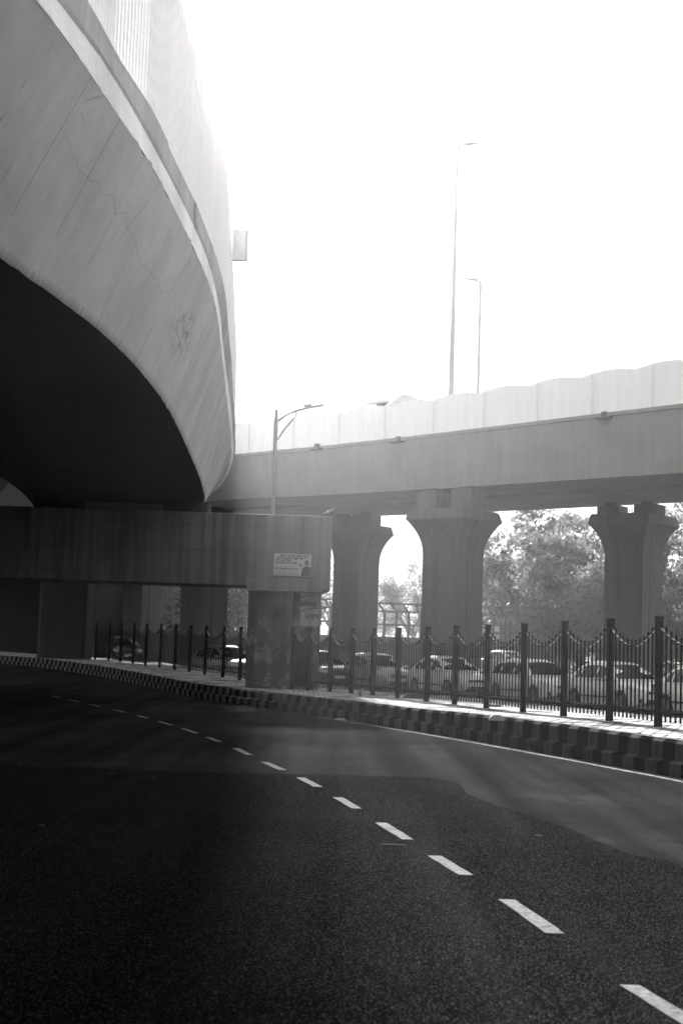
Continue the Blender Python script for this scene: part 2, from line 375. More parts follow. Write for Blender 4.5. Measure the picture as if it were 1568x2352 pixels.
# kerb: a two-tier row of alternately painted blocks
b = MB()
s = -8.0; k = 0; pts = []
y = -8.0; P = [(kx(y), y)]
while y < 88:
    dx = (kx(y + .05) - kx(y)) / .05; st = .34 / math.hypot(1, dx); y += st; P.append((kx(y), y))
for i in range(len(P) - 1):
    (x0, y0), (x1, y1) = P[i], P[i + 1]
    d = Vector((x1 - x0, y1 - y0)).normalized(); nrm = Vector((d.y, -d.x))      # towards the pavement
    if nrm.x < 0: nrm = -nrm
    j = random.uniform(-.012, .012); g_ = .022
    z0 = (rise(x0, y0)); zt = pave_z(y0) + z0 + random.uniform(-.006, .006) + .004
    prof = [(.0 + j, z0 - .02), (.0 + j, z0 + .17), (.085 + j, z0 + .20), (.09 + j, zt - .05), (.14 + j, zt), (.30, zt + .002), (.30, z0 - .02)]
    mi = i % 2
    A = Vector((x0, y0)) + d * g_ / 2; B = Vector((x1, y1)) - d * g_ / 2
    va = [(A.x + nrm.x * p[0], A.y + nrm.y * p[0], p[1]) for p in prof]; vb = [(B.x + nrm.x * p[0], B.y + nrm.y * p[0], p[1]) for p in prof]
    n = len(prof); n0 = len(b.v); b.v += va + vb
    for q in range(n - 1):
        b.f.append((n0 + q, n0 + n + q, n0 + n + q + 1, n0 + q + 1)); b.m.append(2 if q == 4 else mi)
    b.f.append(tuple(n0 + q for q in range(n))); b.m.append(mi); b.f.append(tuple(n0 + n + q for q in range(n))[::-1]); b.m.append(mi)
tag(b.build('kerb', [M['kerb_white'], M['kerb_black'], M['kerb_top']]), kind='structure')

# ------------------------------------------------------------------ the curved flyover on the left
T1 = smooth_table([(-40, -19), (-20, -12.5), (-5, -8.0), (5, -5.75), (11, -4.6), (15.5, -3.9), (16.7, -3.66), (18, -3.48), (19.5, -3.29), (22, -3.17), (24.8, -3.14), (28.9, -3.28), (33.9, -3.5), (38, -3.7), (41, -3.95), (45, -4.5), (50, -5.5), (58, -7.7), (70, -12), (85, -19), (100, -28)], -40, 100, .5, 1.5)
T2 = smooth_table([(-40, -17.5), (-20, -10.9), (-5, -6.3), (5, -3.95), (11.6, -2.69), (12.9, -2.53), (14.1, -2.43), (15.1, -2.29), (16.6, -2.21), (17.8, -2.16), (19.4, -2.10), (21, -2.07), (22.8, -2.12), (26, -2.31), (29.5, -2.51), (35.4, -2.84), (39.5, -3.13), (43, -3.5), (47, -4.1), (52, -5.1), (60, -7.4), (72, -12), (87, -19), (100, -26.6)], -40, 100, .5, .8)
T3 = smooth_table([(-40, -17.3), (-20, -10.7), (-5, -6.1), (5, -3.75), (11.9, -2.6), (12.4, -2.5), (13.2, -2.4), (14.6, -2.28), (16.1, -2.18), (17.5, -2.11), (18.7, -2.05), (20.1, -2.02), (22.9, -2.1), (24.8, -2.22), (29.5, -2.47), (34, -2.71), (40.5, -3.13), (44, -3.5), (48, -4.1), (53, -5.1), (61, -7.5), (73, -12), (88, -19), (100, -26.2)], -40, 100, .5, .8)
T4 = [(-40, -17.1), (-20, -10.5), (-5, -5.9), (5, -3.6), (12.5, -2.48), (13.8, -2.38), (15.1, -2.23), (16.8, -2.15), (18.2, -2.07), (19.8, -2.04), (21.1, -2.01), (23.4, -2.06), (25.9, -2.21), (30.5, -2.47), (32.2, -2.58), (36.8, -2.86), (42.4, -3.26), (46, -3.65), (50, -4.25), (55, -5.3), (63, -7.8), (75, -12.3), (90, -19.5), (100, -25.8)]
T3 = [(a * 1.03, c * 1.03) if a > 5 else (a, c) for a, c in T3]; T4 = [(a * 1.03, c * 1.03) if a > 5 else (a, c) for a, c in T4]
K = 1.157
T2 = [(a * K, c * K) for a, c in T2]; T3 = [(a * K, c * K) for a, c in T3]; T4 = [(a * K, c * K) for a, c in T4]
Z1, Z2, Z3, Z4, Z5 = 5.75, 7.75, 8.12, 8.49, 11.05
fly = empty('curved_flyover', (-4, 20, 0))
tag(fly, 'curved concrete flyover sweeping overhead on the left, black underneath, pale ribbed barrier on top', 'flyover')
FO = Vector((-4, 20, 0))
def L(x, y, z): return (x - FO.x, y - FO.y, z)
def frange(a, c, s_):
    o_ = []; x = a
    while x < c - 1e-6: o_.append(x); x += s_
    return o_ + [c]
Y0, Y1 = -38, 98
# web (ruled between its lower and upper edge)
b = MB(); rows = []; uv = []; arc = 0; pv = None
for y in frange(Y0, Y1, .25):
    x1, x2 = interp(T1, y), interp(T2, y)
    x1 += .02 * noise.noise(Vector((y * 3.1, 5, 0))) ; x2 += .025 * noise.noise(Vector((y * 3.7, 8, 0)))
    zl = Z1 + .02 * noise.noise(Vector((y * 4.1, 2, 0))); zu = Z2 + .05 * noise.noise(Vector((y * 6.3, 4, 0))) + .03 * noise.noise(Vector((y * 17, 4, 3)))
    rows.append([L(x1 + (x2 - x1) * k / 5, y, zl + (zu - zl) * k / 5) for k in range(6)]); uv += [(y, k / 5) for k in range(6)]
b.grid(rows); b.build('web', M['web'], fly, uv=uv)
# soffit and the hidden half of the box
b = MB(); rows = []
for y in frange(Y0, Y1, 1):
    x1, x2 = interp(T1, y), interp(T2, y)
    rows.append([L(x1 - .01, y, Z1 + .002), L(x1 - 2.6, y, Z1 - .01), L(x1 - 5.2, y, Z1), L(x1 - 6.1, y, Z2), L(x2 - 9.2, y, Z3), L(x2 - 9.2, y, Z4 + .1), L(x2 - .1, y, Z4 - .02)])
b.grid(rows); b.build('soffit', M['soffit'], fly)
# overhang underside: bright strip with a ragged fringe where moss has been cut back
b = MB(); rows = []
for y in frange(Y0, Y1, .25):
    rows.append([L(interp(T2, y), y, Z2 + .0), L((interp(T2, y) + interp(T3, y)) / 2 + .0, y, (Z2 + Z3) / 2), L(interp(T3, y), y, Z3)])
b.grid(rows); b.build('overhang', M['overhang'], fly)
# edge fascia in precast lengths, each slightly out of line
y = Y0; k = 0; fmb = MB()
while y < Y1 - 1:
    ln = 2.6; o0 = random.uniform(-.012, .02); o1 = random.uniform(-.012, .02); zz = random.uniform(-.012, .012)
    ya, yb = y + .003, min(y + ln, Y1) - .003
    n = 4; rows = []
    for i in range(n + 1):
        t = i / n; yy = ya + (yb - ya) * t; oo = o0 + (o1 - o0) * t
        a3, a4 = interp(T3, yy) + oo, interp(T4, yy) + oo
        rows.append([L(a3 - .12, yy, Z3 + zz - .004), L(a3, yy, Z3 + zz - .004), L(a3 + .02, yy, Z3 + .05 + zz), L(a4 + .01, yy, Z4 - .06 + zz), L(a4 + .015, yy, Z4 + zz), L(a4 - .25, yy, Z4 + zz + .01)])
    fmb.grid(rows)
    y += ln
rows = []
for yy in frange(Y0, Y1, .5): rows.append([L(interp(T3, yy) - .09, yy, Z3 + .005), L(interp(T3, yy) - .035, yy, Z3 + .01), L(interp(T4, yy) - .035, yy, Z4 - .012), L(interp(T4, yy) - .26, yy, Z4 - .012)])
fmb.grid(rows); fmb.build('edge_fascia', M['fascia'], fly)
# ribbed barrier sheets
b = MB(); rows = []; y = Y0; i = 0
topn = lambda y: Z5 + .05 * math.floor(noise.noise(Vector((math.floor(y / 2.6) * .7, 0, 0))) * 3)
while y < Y1:
    off = -.05 + (.0 if (i % 4) in (0, 1) else -.035)
    X = interp(T4, y) + off; t_ = topn(y)
    rows.append([L(X, y, Z4 - .01), L(X, y, (Z4 + t_) / 2), L(X, y, t_)])
    y += (.012 if i % 2 == 1 else .062); i += 1
b.grid(rows); b.build('barrier', M['near_sheet'], fly)

# unseen deck and end wall added over and behind the viewpoint to cut skylight
b = MB(); b.box((4 + 12, -60, 7.9), (64, 73, 1.4)); b.box((2.9 + 22, -16.2, 7.9), (44, 14.5, 1.4)); b.box((4 + 12, -85, 3.6), (64, 1.0, 7.2)); b.build('light_blocking_deck', M['wall'], fly)

# sign box fixed outside the barrier
a = at(541, 527, 27.5); c = at(562, 597, 27.5)
sg = empty('hanging_sign', ((a.x + c.x) / 2, 27.5, (a.z + c.z) / 2)); wd, hg = c.x - a.x, a.z - c.z
tag(sg, 'pale square light box sticking out past the ribbed barrier of the curved flyover', 'sign')
b = MB(); b.box((0, .06, 0), (wd + .1, .1, hg)); b.build('box_body', M['fascia'], sg)
b = MB(); b.add([(-wd/2-.05, .005, -hg/2), (wd/2, .005, -hg/2), (wd/2, .005, hg/2), (-wd/2-.05, .005, hg/2), (-.03, -.05, 0)], [(0,1,4),(1,2,4),(2,3,4),(3,0,4)]); b.build('front_cover', M['sheet'], sg)

# mostly unseen wall, added under the flyover's far edge to block side light
rw = empty('light_blocking_wall', (-10, 10, 0)); tag(rw, 'dark wall added under the far left edge of the curved flyover to block side light', 'wall')
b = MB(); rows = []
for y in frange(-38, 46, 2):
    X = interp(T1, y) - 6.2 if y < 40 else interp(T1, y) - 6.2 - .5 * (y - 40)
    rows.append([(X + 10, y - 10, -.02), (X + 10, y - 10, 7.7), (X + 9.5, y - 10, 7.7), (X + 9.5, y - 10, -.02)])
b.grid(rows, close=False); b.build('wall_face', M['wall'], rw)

# ------------------------------------------------------------------ portal: crossbeam on a column
por = empty('portal_bent', (-1.6, 42.5, .4)); PO = Vector((-1.6, 42.5, .4))
tag(por, 'stained concrete crossbeam with a square column standing on the pavement, election-style poster on its face', 'portal')
por['label'] = 'stained concrete crossbeam carrying the curved flyover, its square column standing on the pavement'
def Lp(p): return (p[0] - PO.x, p[1] - PO.y, p[2] - PO.z)
b = MB()
XR = -.27; zb, zt = 3.36, 5.43
n = 70; rows = []
for i in range(n + 1):
    X = -17 + (XR + 17) * i / n
    w1 = .012 * noise.noise(Vector((X * 3, 0, 0))); w2 = .016 * noise.noise(Vector((X * 4, 7, 0)))
    rows.append([Lp((X, 41.0, zb + w1)), Lp((X, 41.0, (zb + zt) / 2)), Lp((X, 41.0, zt - .02 + w2)), Lp((X, 41.05, zt + w2)), Lp((X, 43.4, zt)), Lp((X, 43.4, zb)), Lp((X, 43.4 - 2.35, zb + w1 - .004))])
b.grid(rows, close=True); b.f.append(tuple(range(n * 7, n * 7 + 7))); b.m.append(0)
b.add([Lp(p) for p in ((XR - .02, 41.02, zb + .0), (XR - .02, 43.38, zb), (XR - .3, 41.02, zb - .13), (XR - .3, 43.38, zb - .13), (XR - 2.4, 41.02, zb - .13), (XR - 2.4, 43.38, zb - .13), (XR - 2.4, 41.02, zb), (XR - 2.4, 43.38, zb))], [(0,2,3,1),(2,4,5,3),(0,6,4,2),(1,3,5,7)])
b.build('crossbeam', M['beam'], por)
b = MB(); poly = [(-2.66, 42.1), (-2.42, 41.8), (-1.36, 41.8), (-1.34, 41.9), (-1.28, 41.9), (-1.26, 41.8), (-.66, 41.8), (-.52, 41.92), (-.52, 43.2), (-2.66, 43.2)]
b.prism([(x - PO.x, y - PO.y) for x, y in poly], -.1, zb - .4 - .1); b.build('column', M['column'], por)
b = MB(); b.box(Lp((-4.55, 41.9, (zt + Z1) / 2)), (1.3, 1.2, Z1 - zt + .02)); b.build('bearing_block', M['soffit'], por)
b = MB(); b.box(Lp((-8.3, 41.9, (zt + Z1) / 2)), (1.3, 1.2, Z1 - zt + .02)); b.build('bearing_block', M['soffit'], por)
# diaphragm lip under the girder end
b = MB(); b.add([Lp(p) for p in ((-9, 42.2, 5.74), (-4.05, 42.2, 5.74), (-4.5, 42.2, 5.52), (-5.4, 42.2, 5.46), (-9, 42.2, 5.46), (-9, 42.9, 5.74), (-4.05, 42.9, 5.74), (-4.5, 42.9, 5.52), (-5.4, 42.9, 5.46), (-9, 42.9, 5.46))],
      [(0,4,3,2,1),(5,6,7,8,9),(1,2,7,6),(2,3,8,7),(3,4,9,8)]); b.build('girder_seat', M['girder'], por)
# niche pipe hole with soot on the column
b = MB(); n = 20
b.box(Lp((-1.78, 41.79, 2.33)), (.42, .05, .05)); b.build('ledge', M['column'], por)

def textmesh(body, size, m, parent, loc, rot=(R(90), 0, 0), extrude=.001, name='lettering', bold=0.0):
    c = bpy.data.curves.new(name, 'FONT'); c.body = body; c.size = size; c.extrude = extrude; c.offset = bold
    o = bpy.data.objects.new(name, c); sc.collection.objects.link(o)
    dg = bpy.context.evaluated_depsgraph_get(); dg.update()
    me = bpy.data.meshes.new_from_object(o.evaluated_get(dg)); bpy.data.objects.remove(o)
    me.materials.clear(); me.materials.append(m)
    o = bpy.data.objects.new(name, me); sc.collection.objects.link(o); o.parent = parent; o.location = loc; o.rotation_euler = rot
    return o
def fit(o, wd):
    xs_ = [v.co.x for v in o.data.vertices]
    if xs_:
        k = wd / (max(xs_) - min(xs_)); o.scale = (k, 1, 1)
# poster on the crossbeam
pa = at(630, 1270, 40.985); pb = at(714, 1327, 40.985)
PW, PH = pb.x - pa.x, 1.30 * .52
PH = pa.z - at(630, 1325, 40.985).z
ps = empty('poster', (pa.x, 40.985, pa.z)); ps.rotation_euler = (0, R(.6), 0)
tag(ps, 'white printed political poster with rows of text and a portrait, pasted on the crossbeam', 'poster')
b = MB(); b.box((PW / 2, 0, -PH / 2), (PW, .008, PH)); b.build('sheet', M['paper'], ps)
b = MB(); b.box((PW / 2, -.006, -PH * .965), (PW, .004, PH * .07)); b.build('footer_strip', M['ink'], ps)
lines = [('िजस देश का राजा व्यापारी होता है', .16, .075, .78, .10), ('उस देश की जनता भिखारी होती है।', .07, .185, .78, .10), ('भाई जी सरकारी सेवक', .03, .27, .42, .075), ('के लिए जनता का राज नहीं चलता', .04, .365, .58, .075), ('जो सरकार शिक्षा चिकित्सा न दे सके वह सरकार नहीं', .02, .60, .64, .055)]
for tx, x0, yt, wd, sz in lines:
    o = textmesh(tx, PH * sz * 1.25, M['ink'], ps, (PW * x0, -.007, -PH * (yt + .06)), bold=.004); fit(o, PW * wd)
b = MB()
for i in range(11):      # the row of small standing figures along the foot of the poster
    X = PW * (.05 + .06 * i) ; hh = PH * random.uniform(.13, .2)
    b.box((X, -.006, -PH * .92 + hh / 2), (PW * .018, .003, hh))
b.build('printed_figures', M['ink_grey'], ps)
b = MB(); hx, hz = PW * .875, -PH * .37
b.add([(hx + PW * .055 * math.cos(t), -.0065, hz + PH * .12 * math.sin(t)) for t in [2 * math.pi * k / 20 for k in range(20)]], [tuple(range(20))])
b.add([(hx - PW * .14, -.0065, -PH * .92), (hx + PW * .115, -.0065, -PH * .92), (hx + PW * .115, -.0065, -PH * .56), (hx + PW * .04, -.0065, -PH * .50), (hx - PW * .05, -.0065, -PH * .52), (hx - PW * .11, -.0065, -PH * .60)], [tuple(range(6))])
b.build('portrait', M['ink'], ps)
b = MB(); b.add([(hx + PW * .03 * math.cos(t), -.008, hz - PH * .015 + PH * .085 * math.sin(t)) for t in [2 * math.pi * k / 20 for k in range(20)]], [tuple(range(20))]); b.build('face', M['ink_grey'], ps)
b = MB(); b.add([(PW * .715 + PW * .045 * math.cos(t), -.0065, -PH * .47 + PH * .05 * math.sin(t)) for t in [2 * math.pi * k / 16 for k in range(16)]], [tuple(range(16))]); b.build('emblem', M['ink_grey'], ps)

# torn bills on the column
def bill(x0, y0, x1, y1, label, torn=True, text=None, Y=41.79, m='paper_dim'):
    a, c = at(x0, y0, Y), at(x1, y1, Y); W_, H_ = c.x - a.x, a.z - c.z
    e = empty('torn_bill', (a.x, Y, a.z)); tag(e, label, 'bill')
    b = MB(); n = 26; pts = []
    for i in range(n):
        t = 2 * math.pi * i / n; cx_, sy_ = math.cos(t), math.sin(t); k = 1 / max(abs(cx_), abs(sy_))
        jx = 1 - (.22 * abs(noise.noise(Vector((x0 + i * 1.7, y0, 0)))) if torn else 0)
        pts.append((W_ / 2 + W_ / 2 * cx_ * k * jx, 0, -H_ / 2 + H_ / 2 * sy_ * k * jx))
    n_ = len(pts); b.add(pts + [(p[0], .006, p[2]) for p in pts], [tuple(range(n_))[::-1]] + [(i, (i + 1) % n_, n_ + (i + 1) % n_, n_ + i) for i in range(n_)])
    b.build('sheet', M[m], e)
    return e, W_, H_
M['paper_dim'] = concrete('weathered_paper', .36, .8); M['paper_dark'] = concrete('dirty_paper', .13, .8)
e, W_, H_ = bill(689, 1362, 738, 1384, 'torn paper bill, upper of the two bills on the right half of the column')
b = MB(); b.tube([(W_ * t, -.004, -H_ * (.55 - .5 * math.sin(math.pi * min(1, t * 1.2) * .6))) for t in [.05 + .09 * i for i in range(11)]], .02, 4); b.build('ink_band', M['ink_grey'], e)
e, W_, H_ = bill(689, 1391, 739, 1440, 'ragged pale bill with one bold Hindi word, low on the right half of the column')
o = textmesh('ड्राइवर', .2, M['ink'], e, (W_ * .24, -.006, -H_ * .62), bold=.005); fit(o, W_ * .62)
b = MB(); b.tube([(W_ * .95 * t + W_ * .03, -.004, -H_ * (.26 - .16 * math.sin(math.pi * min(1, t * 1.4) * .5))) for t in [.1 * i for i in range(11)]], .022, 4)
b.tube([(W_ * .93, -.004, -H_ * .3), (W_ * .96, -.004, -H_ * .5), (W_ * .88, -.004, -H_ * .75)], .014, 4); b.build('ink_band', M['ink_grey'], e)
bill(602, 1417, 616, 1441, 'small dark torn notice on the left half of the column', m='paper_dark')

# ------------------------------------------------------------------ right viaduct
VN = [(-60, 112), (-30, 86.5), (-15, 74.3), (-5, 65.3), (-1, 62.5), (3.7, 58.7), (7, 55.8), (10, 53.1), (12.3, 51.1), (20, 44.3), (40, 26)]   # near edge: (X, Y)
vi = empty('straight_viaduct', (3.7, 58.7, 0)); VO = Vector((3.7, 58.7, 0))
tag(vi, 'long hazy concrete viaduct crossing behind the railings with a scalloped ribbed barrier along its edge', 'viaduct')
VS = []      # samples along the deck
for i in range(len(VN) - 1):
    (x0, y0), (x1, y1) = VN[i], VN[i + 1]; Ls = math.hypot(x1 - x0, y1 - y0); n = max(1, int(Ls / .25))
    for k in range(n): VS.append((x0 + (x1 - x0) * k / n, y0 + (y1 - y0) * k / n))
VT = Vector((17.3, -14.2)).normalized(); VNRM = Vector((-VT.y, VT.x)) * 1.0    # away from the camera (+,+)
if VNRM.y < 0: VNRM = -VNRM
def vz_top(X): return 10.6 + .026 * X if X < 12.3 else 10.92 + .01 * (X - 12.3)
def vz_bar(X): return 12.08 + .040 * X if X < 12.3 else 12.57 + .03 * (X - 12.3)
def Lv(x, y, z): return (x - VO.x, y - VO.y, z)
ZS = 8.4; DW = 8.6
def sect(fn, m, name, step=4):
    b = MB(); b.grid([[Lv(*p) for p in fn(x, y)] for x, y in VS[::step] + [VS[-1]]]); return b.build(name, m, vi)
N2 = VNRM
sect(lambda x, y: [(x, y, ZS), (x - .02 * N2.x, y - .02 * N2.y, (ZS + vz_top(x)) / 2), (x - .10 * N2.x, y - .10 * N2.y, vz_top(x) - .16)], M['girder'], 'girder')
sect(lambda x, y: [(x + .01, y + .01, ZS + .0), (x + N2.x * 2.9, y + N2.y * 2.9, ZS), (x + N2.x * 3.1, y + N2.y * 3.1, ZS + .22), (x + N2.x * 3.5, y + N2.y * 3.5, ZS + .22), (x + N2.x * 3.7, y + N2.y * 3.7, ZS), (x + N2.x * DW, y + N2.y * DW, ZS)], M['girder'], 'soffit')
sect(lambda x, y: [(x + N2.x * DW, y + N2.y * DW, ZS + .01), (x + N2.x * (DW + .1), y + N2.y * (DW + .1), vz_top(x) + .4), (x + N2.x * (DW - .2), y + N2.y * (DW - .2), vz_top(x) + .4), (x + N2.x * (DW - .2), y + N2.y * (DW - .2), vz_top(x) - .5), (x + .2 * N2.x, y + .2 * N2.y, vz_top(x) - .5)], M['girder'], 'deck')
sect(lambda x, y: [(x - .10 * N2.x, y - .10 * N2.y, vz_top(x) - .16), (x - .16 * N2.x, y - .16 * N2.y, vz_top(x) - .14), (x - .16 * N2.x, y - .16 * N2.y, vz_top(x)), (x + .15 * N2.x, y + .15 * N2.y, vz_top(x) + .01), (x + .15 * N2.x, y + .15 * N2.y, vz_top(x) - .5)], M['girder'], 'edge_coping')
b = MB(); rows = []; s_ = 0
per = 2.35
for i, (x, y) in enumerate(VS):
    if x < -40: continue
    s_ += .25
    for sub in range(2):
        q = .0 if (i + sub) % 2 == 0 else .045
        xx, yy = x + VT.x * .125 * sub, y + VT.y * .125 * sub
        ph = ((s_ + .125 * sub) / per) % 1.0
        zt_ = vz_bar(xx) + .14 * math.sin(math.pi * ph) - .08
        rows.append([Lv(xx + N2.x * q, yy + N2.y * q, vz_top(xx) + .005), Lv(xx + N2.x * q, yy + N2.y * q, vz_top(xx) + .7), Lv(xx + N2.x * q, yy + N2.y * q, zt_)])
b.grid(rows); b.build('barrier', M['far_sheet'], vi)
for i in range(0, len(VS), 10):
    x, y = VS[i]
    if -12 < x < 16:
        b = MB(); b.box(Lv(x - .03 * N2.x, y - .03 * N2.y, (vz_top(x) + vz_bar(x)) / 2 - .02), (.07, .05, vz_bar(x) - vz_top(x) - .1), rz=math.atan2(VT.y, VT.x)); b.build('barrier_post', M['sheet'], vi)
for px, py in ((1392, 958), (920, 1014), (733, 1030)):
    X = interp([(545, -4.9), (735, -1), (991, 3.65), (1195, 7), (1399, 10), (1568, 12.3)], px); Yv = interp(VN, X)
    c = at(px, py, Yv); b = MB(); rz = math.atan2(VT.y, VT.x)
    b.box(Lv(c.x - .22 * N2.x, c.y - .22 * N2.y, c.z - .07), (.62, .3, .06), rz=rz); b.box(Lv(c.x - .16 * N2.x, c.y - .16 * N2.y, c.z + .07), (.2, .16, .22), rz=rz); b.build('lamp_bracket', M['darksteel'], vi)

# piers
RZ = math.atan2(VT.y, VT.x)
def pier_mesh(root, s0, z_top, mcol):
    """square shaft with corners flaring in a curve to a wide cap"""
    sh = .5 * s0; b = MB(); zc = z_top - .42
    def ring(h, z, gd=.06, gw=.03):
        P_ = []
        for k in range(4):
            a = k * math.pi / 2
            for u, dpt in ((-1, 0), (-.31, 0), (-.305, gd), (-.265, gd), (-.26, 0)):
                x_, y_ = u * h, -h + dpt
                P_.append((x_ * math.cos(a) - y_ * math.sin(a), x_ * math.sin(a) + y_ * math.cos(a), z))
        return P_
    rows = []; zf = zc - 1.55
    for z in (-.3, .5, 2, 4, zf): rows.append(ring(sh, z))
    for i in range(1, 13):
        t = i / 12; rows.append(ring(sh + .58 * sh * t ** 2.4, zf + (zc - zf) * t))
    b.grid(rows, close=True); b.build('shaft', mcol, root, smooth=25)
    b = MB(); hc = sh * 1.60
    for (h0, h1, z0, z1) in ((hc, hc, zc, zc + .06), (hc, hc * .93, zc + .06, z_top - .0)):
        b.grid([[( -h0, -h0, z0), (h0, -h0, z0), (h0, h0, z0), (-h0, h0, z0)], [(-h1, -h1, z1), (h1, -h1, z1), (h1, h1, z1), (-h1, h1, z1)]], close=True)
    b.add([(-hc * .93, -hc * .93, z_top), (hc * .93, -hc * .93, z_top), (hc * .93, hc * .93, z_top), (-hc * .93, hc * .93, z_top)], [(0, 1, 2, 3)])
    b.add([(-hc, -hc, zc), (hc, -hc, zc), (hc, hc, zc), (-hc, hc, zc)], [(3, 2, 1, 0)])
    b.build('pier_cap', mcol, root)
def pier(xc, y, Y, s0, z_top, label, m='pier', seats=((-.62, -.2), (.62, -.2))):
    c = at(xc, y, Y); e = empty('viaduct_pier', (c.x, Y, 0), RZ); tag(e, label, 'pier', 'flared concrete piers of the viaduct')
    pier_mesh(e, s0, z_top, M[m])
    for u, v in seats:
        b = MB(); h = s0 * .79; sz = .98
        b.box((u * h, v * h, (z_top + ZS - .13) / 2), (sz, sz, ZS - .13 - z_top)); pb_ = b.build('bearing_pedestal', M[m], e)
        b = MB(); b.box((u * h, v * h, ZS - .065), (sz * .5, sz * .5, .126)); b.build('bearing', M['darksteel'], pb_)
    return e
pier(1037, 1400, 58.3, 1.78, 7.45, 'flared concrete pier between the pale gap and the large tree, below the tallest lamp post')
pier(1452, 1400, 61.6, 1.81, 7.85, 'darkest flared concrete pier, rightmost one in front of the trees')
pier(815, 1400, 70.3, 1.60, 7.8, 'flared concrete pier just right of the crossbeam end')
pier(468, 1400, 70.0, 1.62, 7.8, 'broad pier stem seen through the opening under the crossbeam, with faint painted marks')
pier(327, 1400, 84.0, 1.60, 7.8, 'farther pier stem seen through the opening under the crossbeam')

# dark pillar at the left end of the opening
e = empty('flyover_pillar', (-13.0, 68.6, .35)); tag(e, 'dark square pillar beside the left fence end, left of the opening under the crossbeam', 'pillar')
b = MB(); b.prism([(-1.15, -1), (-1.0, -1.15), (.95, -1.15), (1.1, -1), (1.1, 1), (-1.15, 1)], -.2, 5.3); b.build('shaft', M['wall'], e)
b = MB(); b.box((-1, 0, 5.35 - .3), (6, 2.4, 1.0)); b.build('pillar_head', M['wall'], e)
# dark wall added beyond the bend to keep the far left black
e = empty('added_dark_wall', (-30, 88, .5)); tag(e, 'dark plain wall added to darken the view beyond the bend of the road at far left', 'wall')
b = MB(); b.box((-4, 0, 2.6), (44, .4, 5.4)); b.build('wall_panel', M['wall'], e); b = MB(); b.box((-4, 0, 5.4), (44.1, .55, .18)); b.build('wall_coping', M['wall'], e)

# ------------------------------------------------------------------ railings
H = 1.77
def picket_panel(A, B, zA, zB, parent, origin, n=12):
    A, B = Vector(A), Vector(B); d = (B - A); Ls = d.length; dn = d / Ls
    b = MB(); r = MB(); pr = Vector((-dn.y, dn.x))
    def crown(t): return (.60 + .40 * (2 * abs(t - .5)) ** 2.1 - .0)       # 0..1 of the drop between post top and mid panel
    lowt, topt = H - .47, H - .12
    def cz(t): return lowt + (topt - lowt) * (2 * abs(t - .5)) ** 1.75
    sz = .025
    for k in range(n):
        t = (k + .5) / n; p = A + d * t; z0 = zA + (zB - zA) * t; top = z0 + cz(t) + .10; bot = z0 + .085
        b.box((p.x - origin.x, p.y - origin.y, (top + bot) / 2 - origin.z), (sz, sz, top - bot), rz=math.atan2(dn.y, dn.x))
    for k in range(14):
        t0, t1 = k / 14, (k + 1) / 14
        p, q = A + d * t0 - pr * 0, A + d * t1
        off = pr * .0175 if pr.y < 0 else -pr * .0175
        r.bar((p.x + off.x - origin.x, p.y + off.y - origin.y, zA + (zB - zA) * t0 + cz(t0) - origin.z), (q.x + off.x - origin.x, q.y + off.y - origin.y, zA + (zB - zA) * t1 + cz(t1) - origin.z), .03, .03)
    rz = math.atan2(dn.y, dn.x)
    b2 = MB(); b2.bar((A.x - origin.x, A.y - origin.y, zA + .24 - origin.z), (B.x - origin.x, B.y - origin.y, zB + .24 - origin.z), .03, .045)
    pk = b.build('picket_panel', M['black'], parent)
    r.build('curved_rail', M['rail'], pk); b2.build('bottom_rail', M['black'], pk)
def fence(pts, label, hpost=.10, npick=12):
    o = Vector((pts[0][0], pts[0][1], 0)); e = empty('railing', o); tag(e, label, 'railing', 'black picket railings on the pavement')
    for (x, y, z) in pts:
        b = MB(); b.box((x - o.x, y - o.y, z + H / 2 - .02), (hpost, hpost, H + .02), rz=.3); b.box((x - o.x, y - o.y, z + H + .005), (hpost + .012, hpost + .012, .03), rz=.3)
        b.build('post', M['black'], e)
    for A, B in zip(pts, pts[1:]): picket_panel((A[0], A[1]), (B[0], B[1]), A[2], B[2], e, o, npick)
pts = []
for y in (17.6, 19.5, 21.4): pts.append((fx(y), y, pave_z(y)))
for px, py, Yv in zip([1510,1398,1293,1200,1116,1043,978,912,855,806,757,707,669],[1668,1653,1643,1635,1627,1619,1612,1605,1598,1593,1590,1584,1580],[23.3,25.2,27.0,28.9,30.8,32.6,34.5,36.4,38.3,39.6,40.5,41.2,41.6]):
    c = at(px, py, Yv); pts.append((c.x, c.y, pave_z(Yv)))
fence(pts, 'long black picket railing curving from the right edge of the photo up to the column')
pts = []
for px, Yv in zip([551,512,471,435,401,367,334,305,276,249,218],[48.4,50.5,52.7,54.9,57.1,59.3,61.4,63.5,65.6,67.6,69.6]):
    c = at(px, 1530, Yv); pts.append((c.x, c.y, pave_z(Yv) + rise(c.x, Yv)))
pts = [(-1.9, 44.6, pave_z(45)), (-2.55, 46.4, pave_z(46))] + pts
fence(pts, 'shaded black picket railing behind the column, receding into the dark on the left', npick=11)

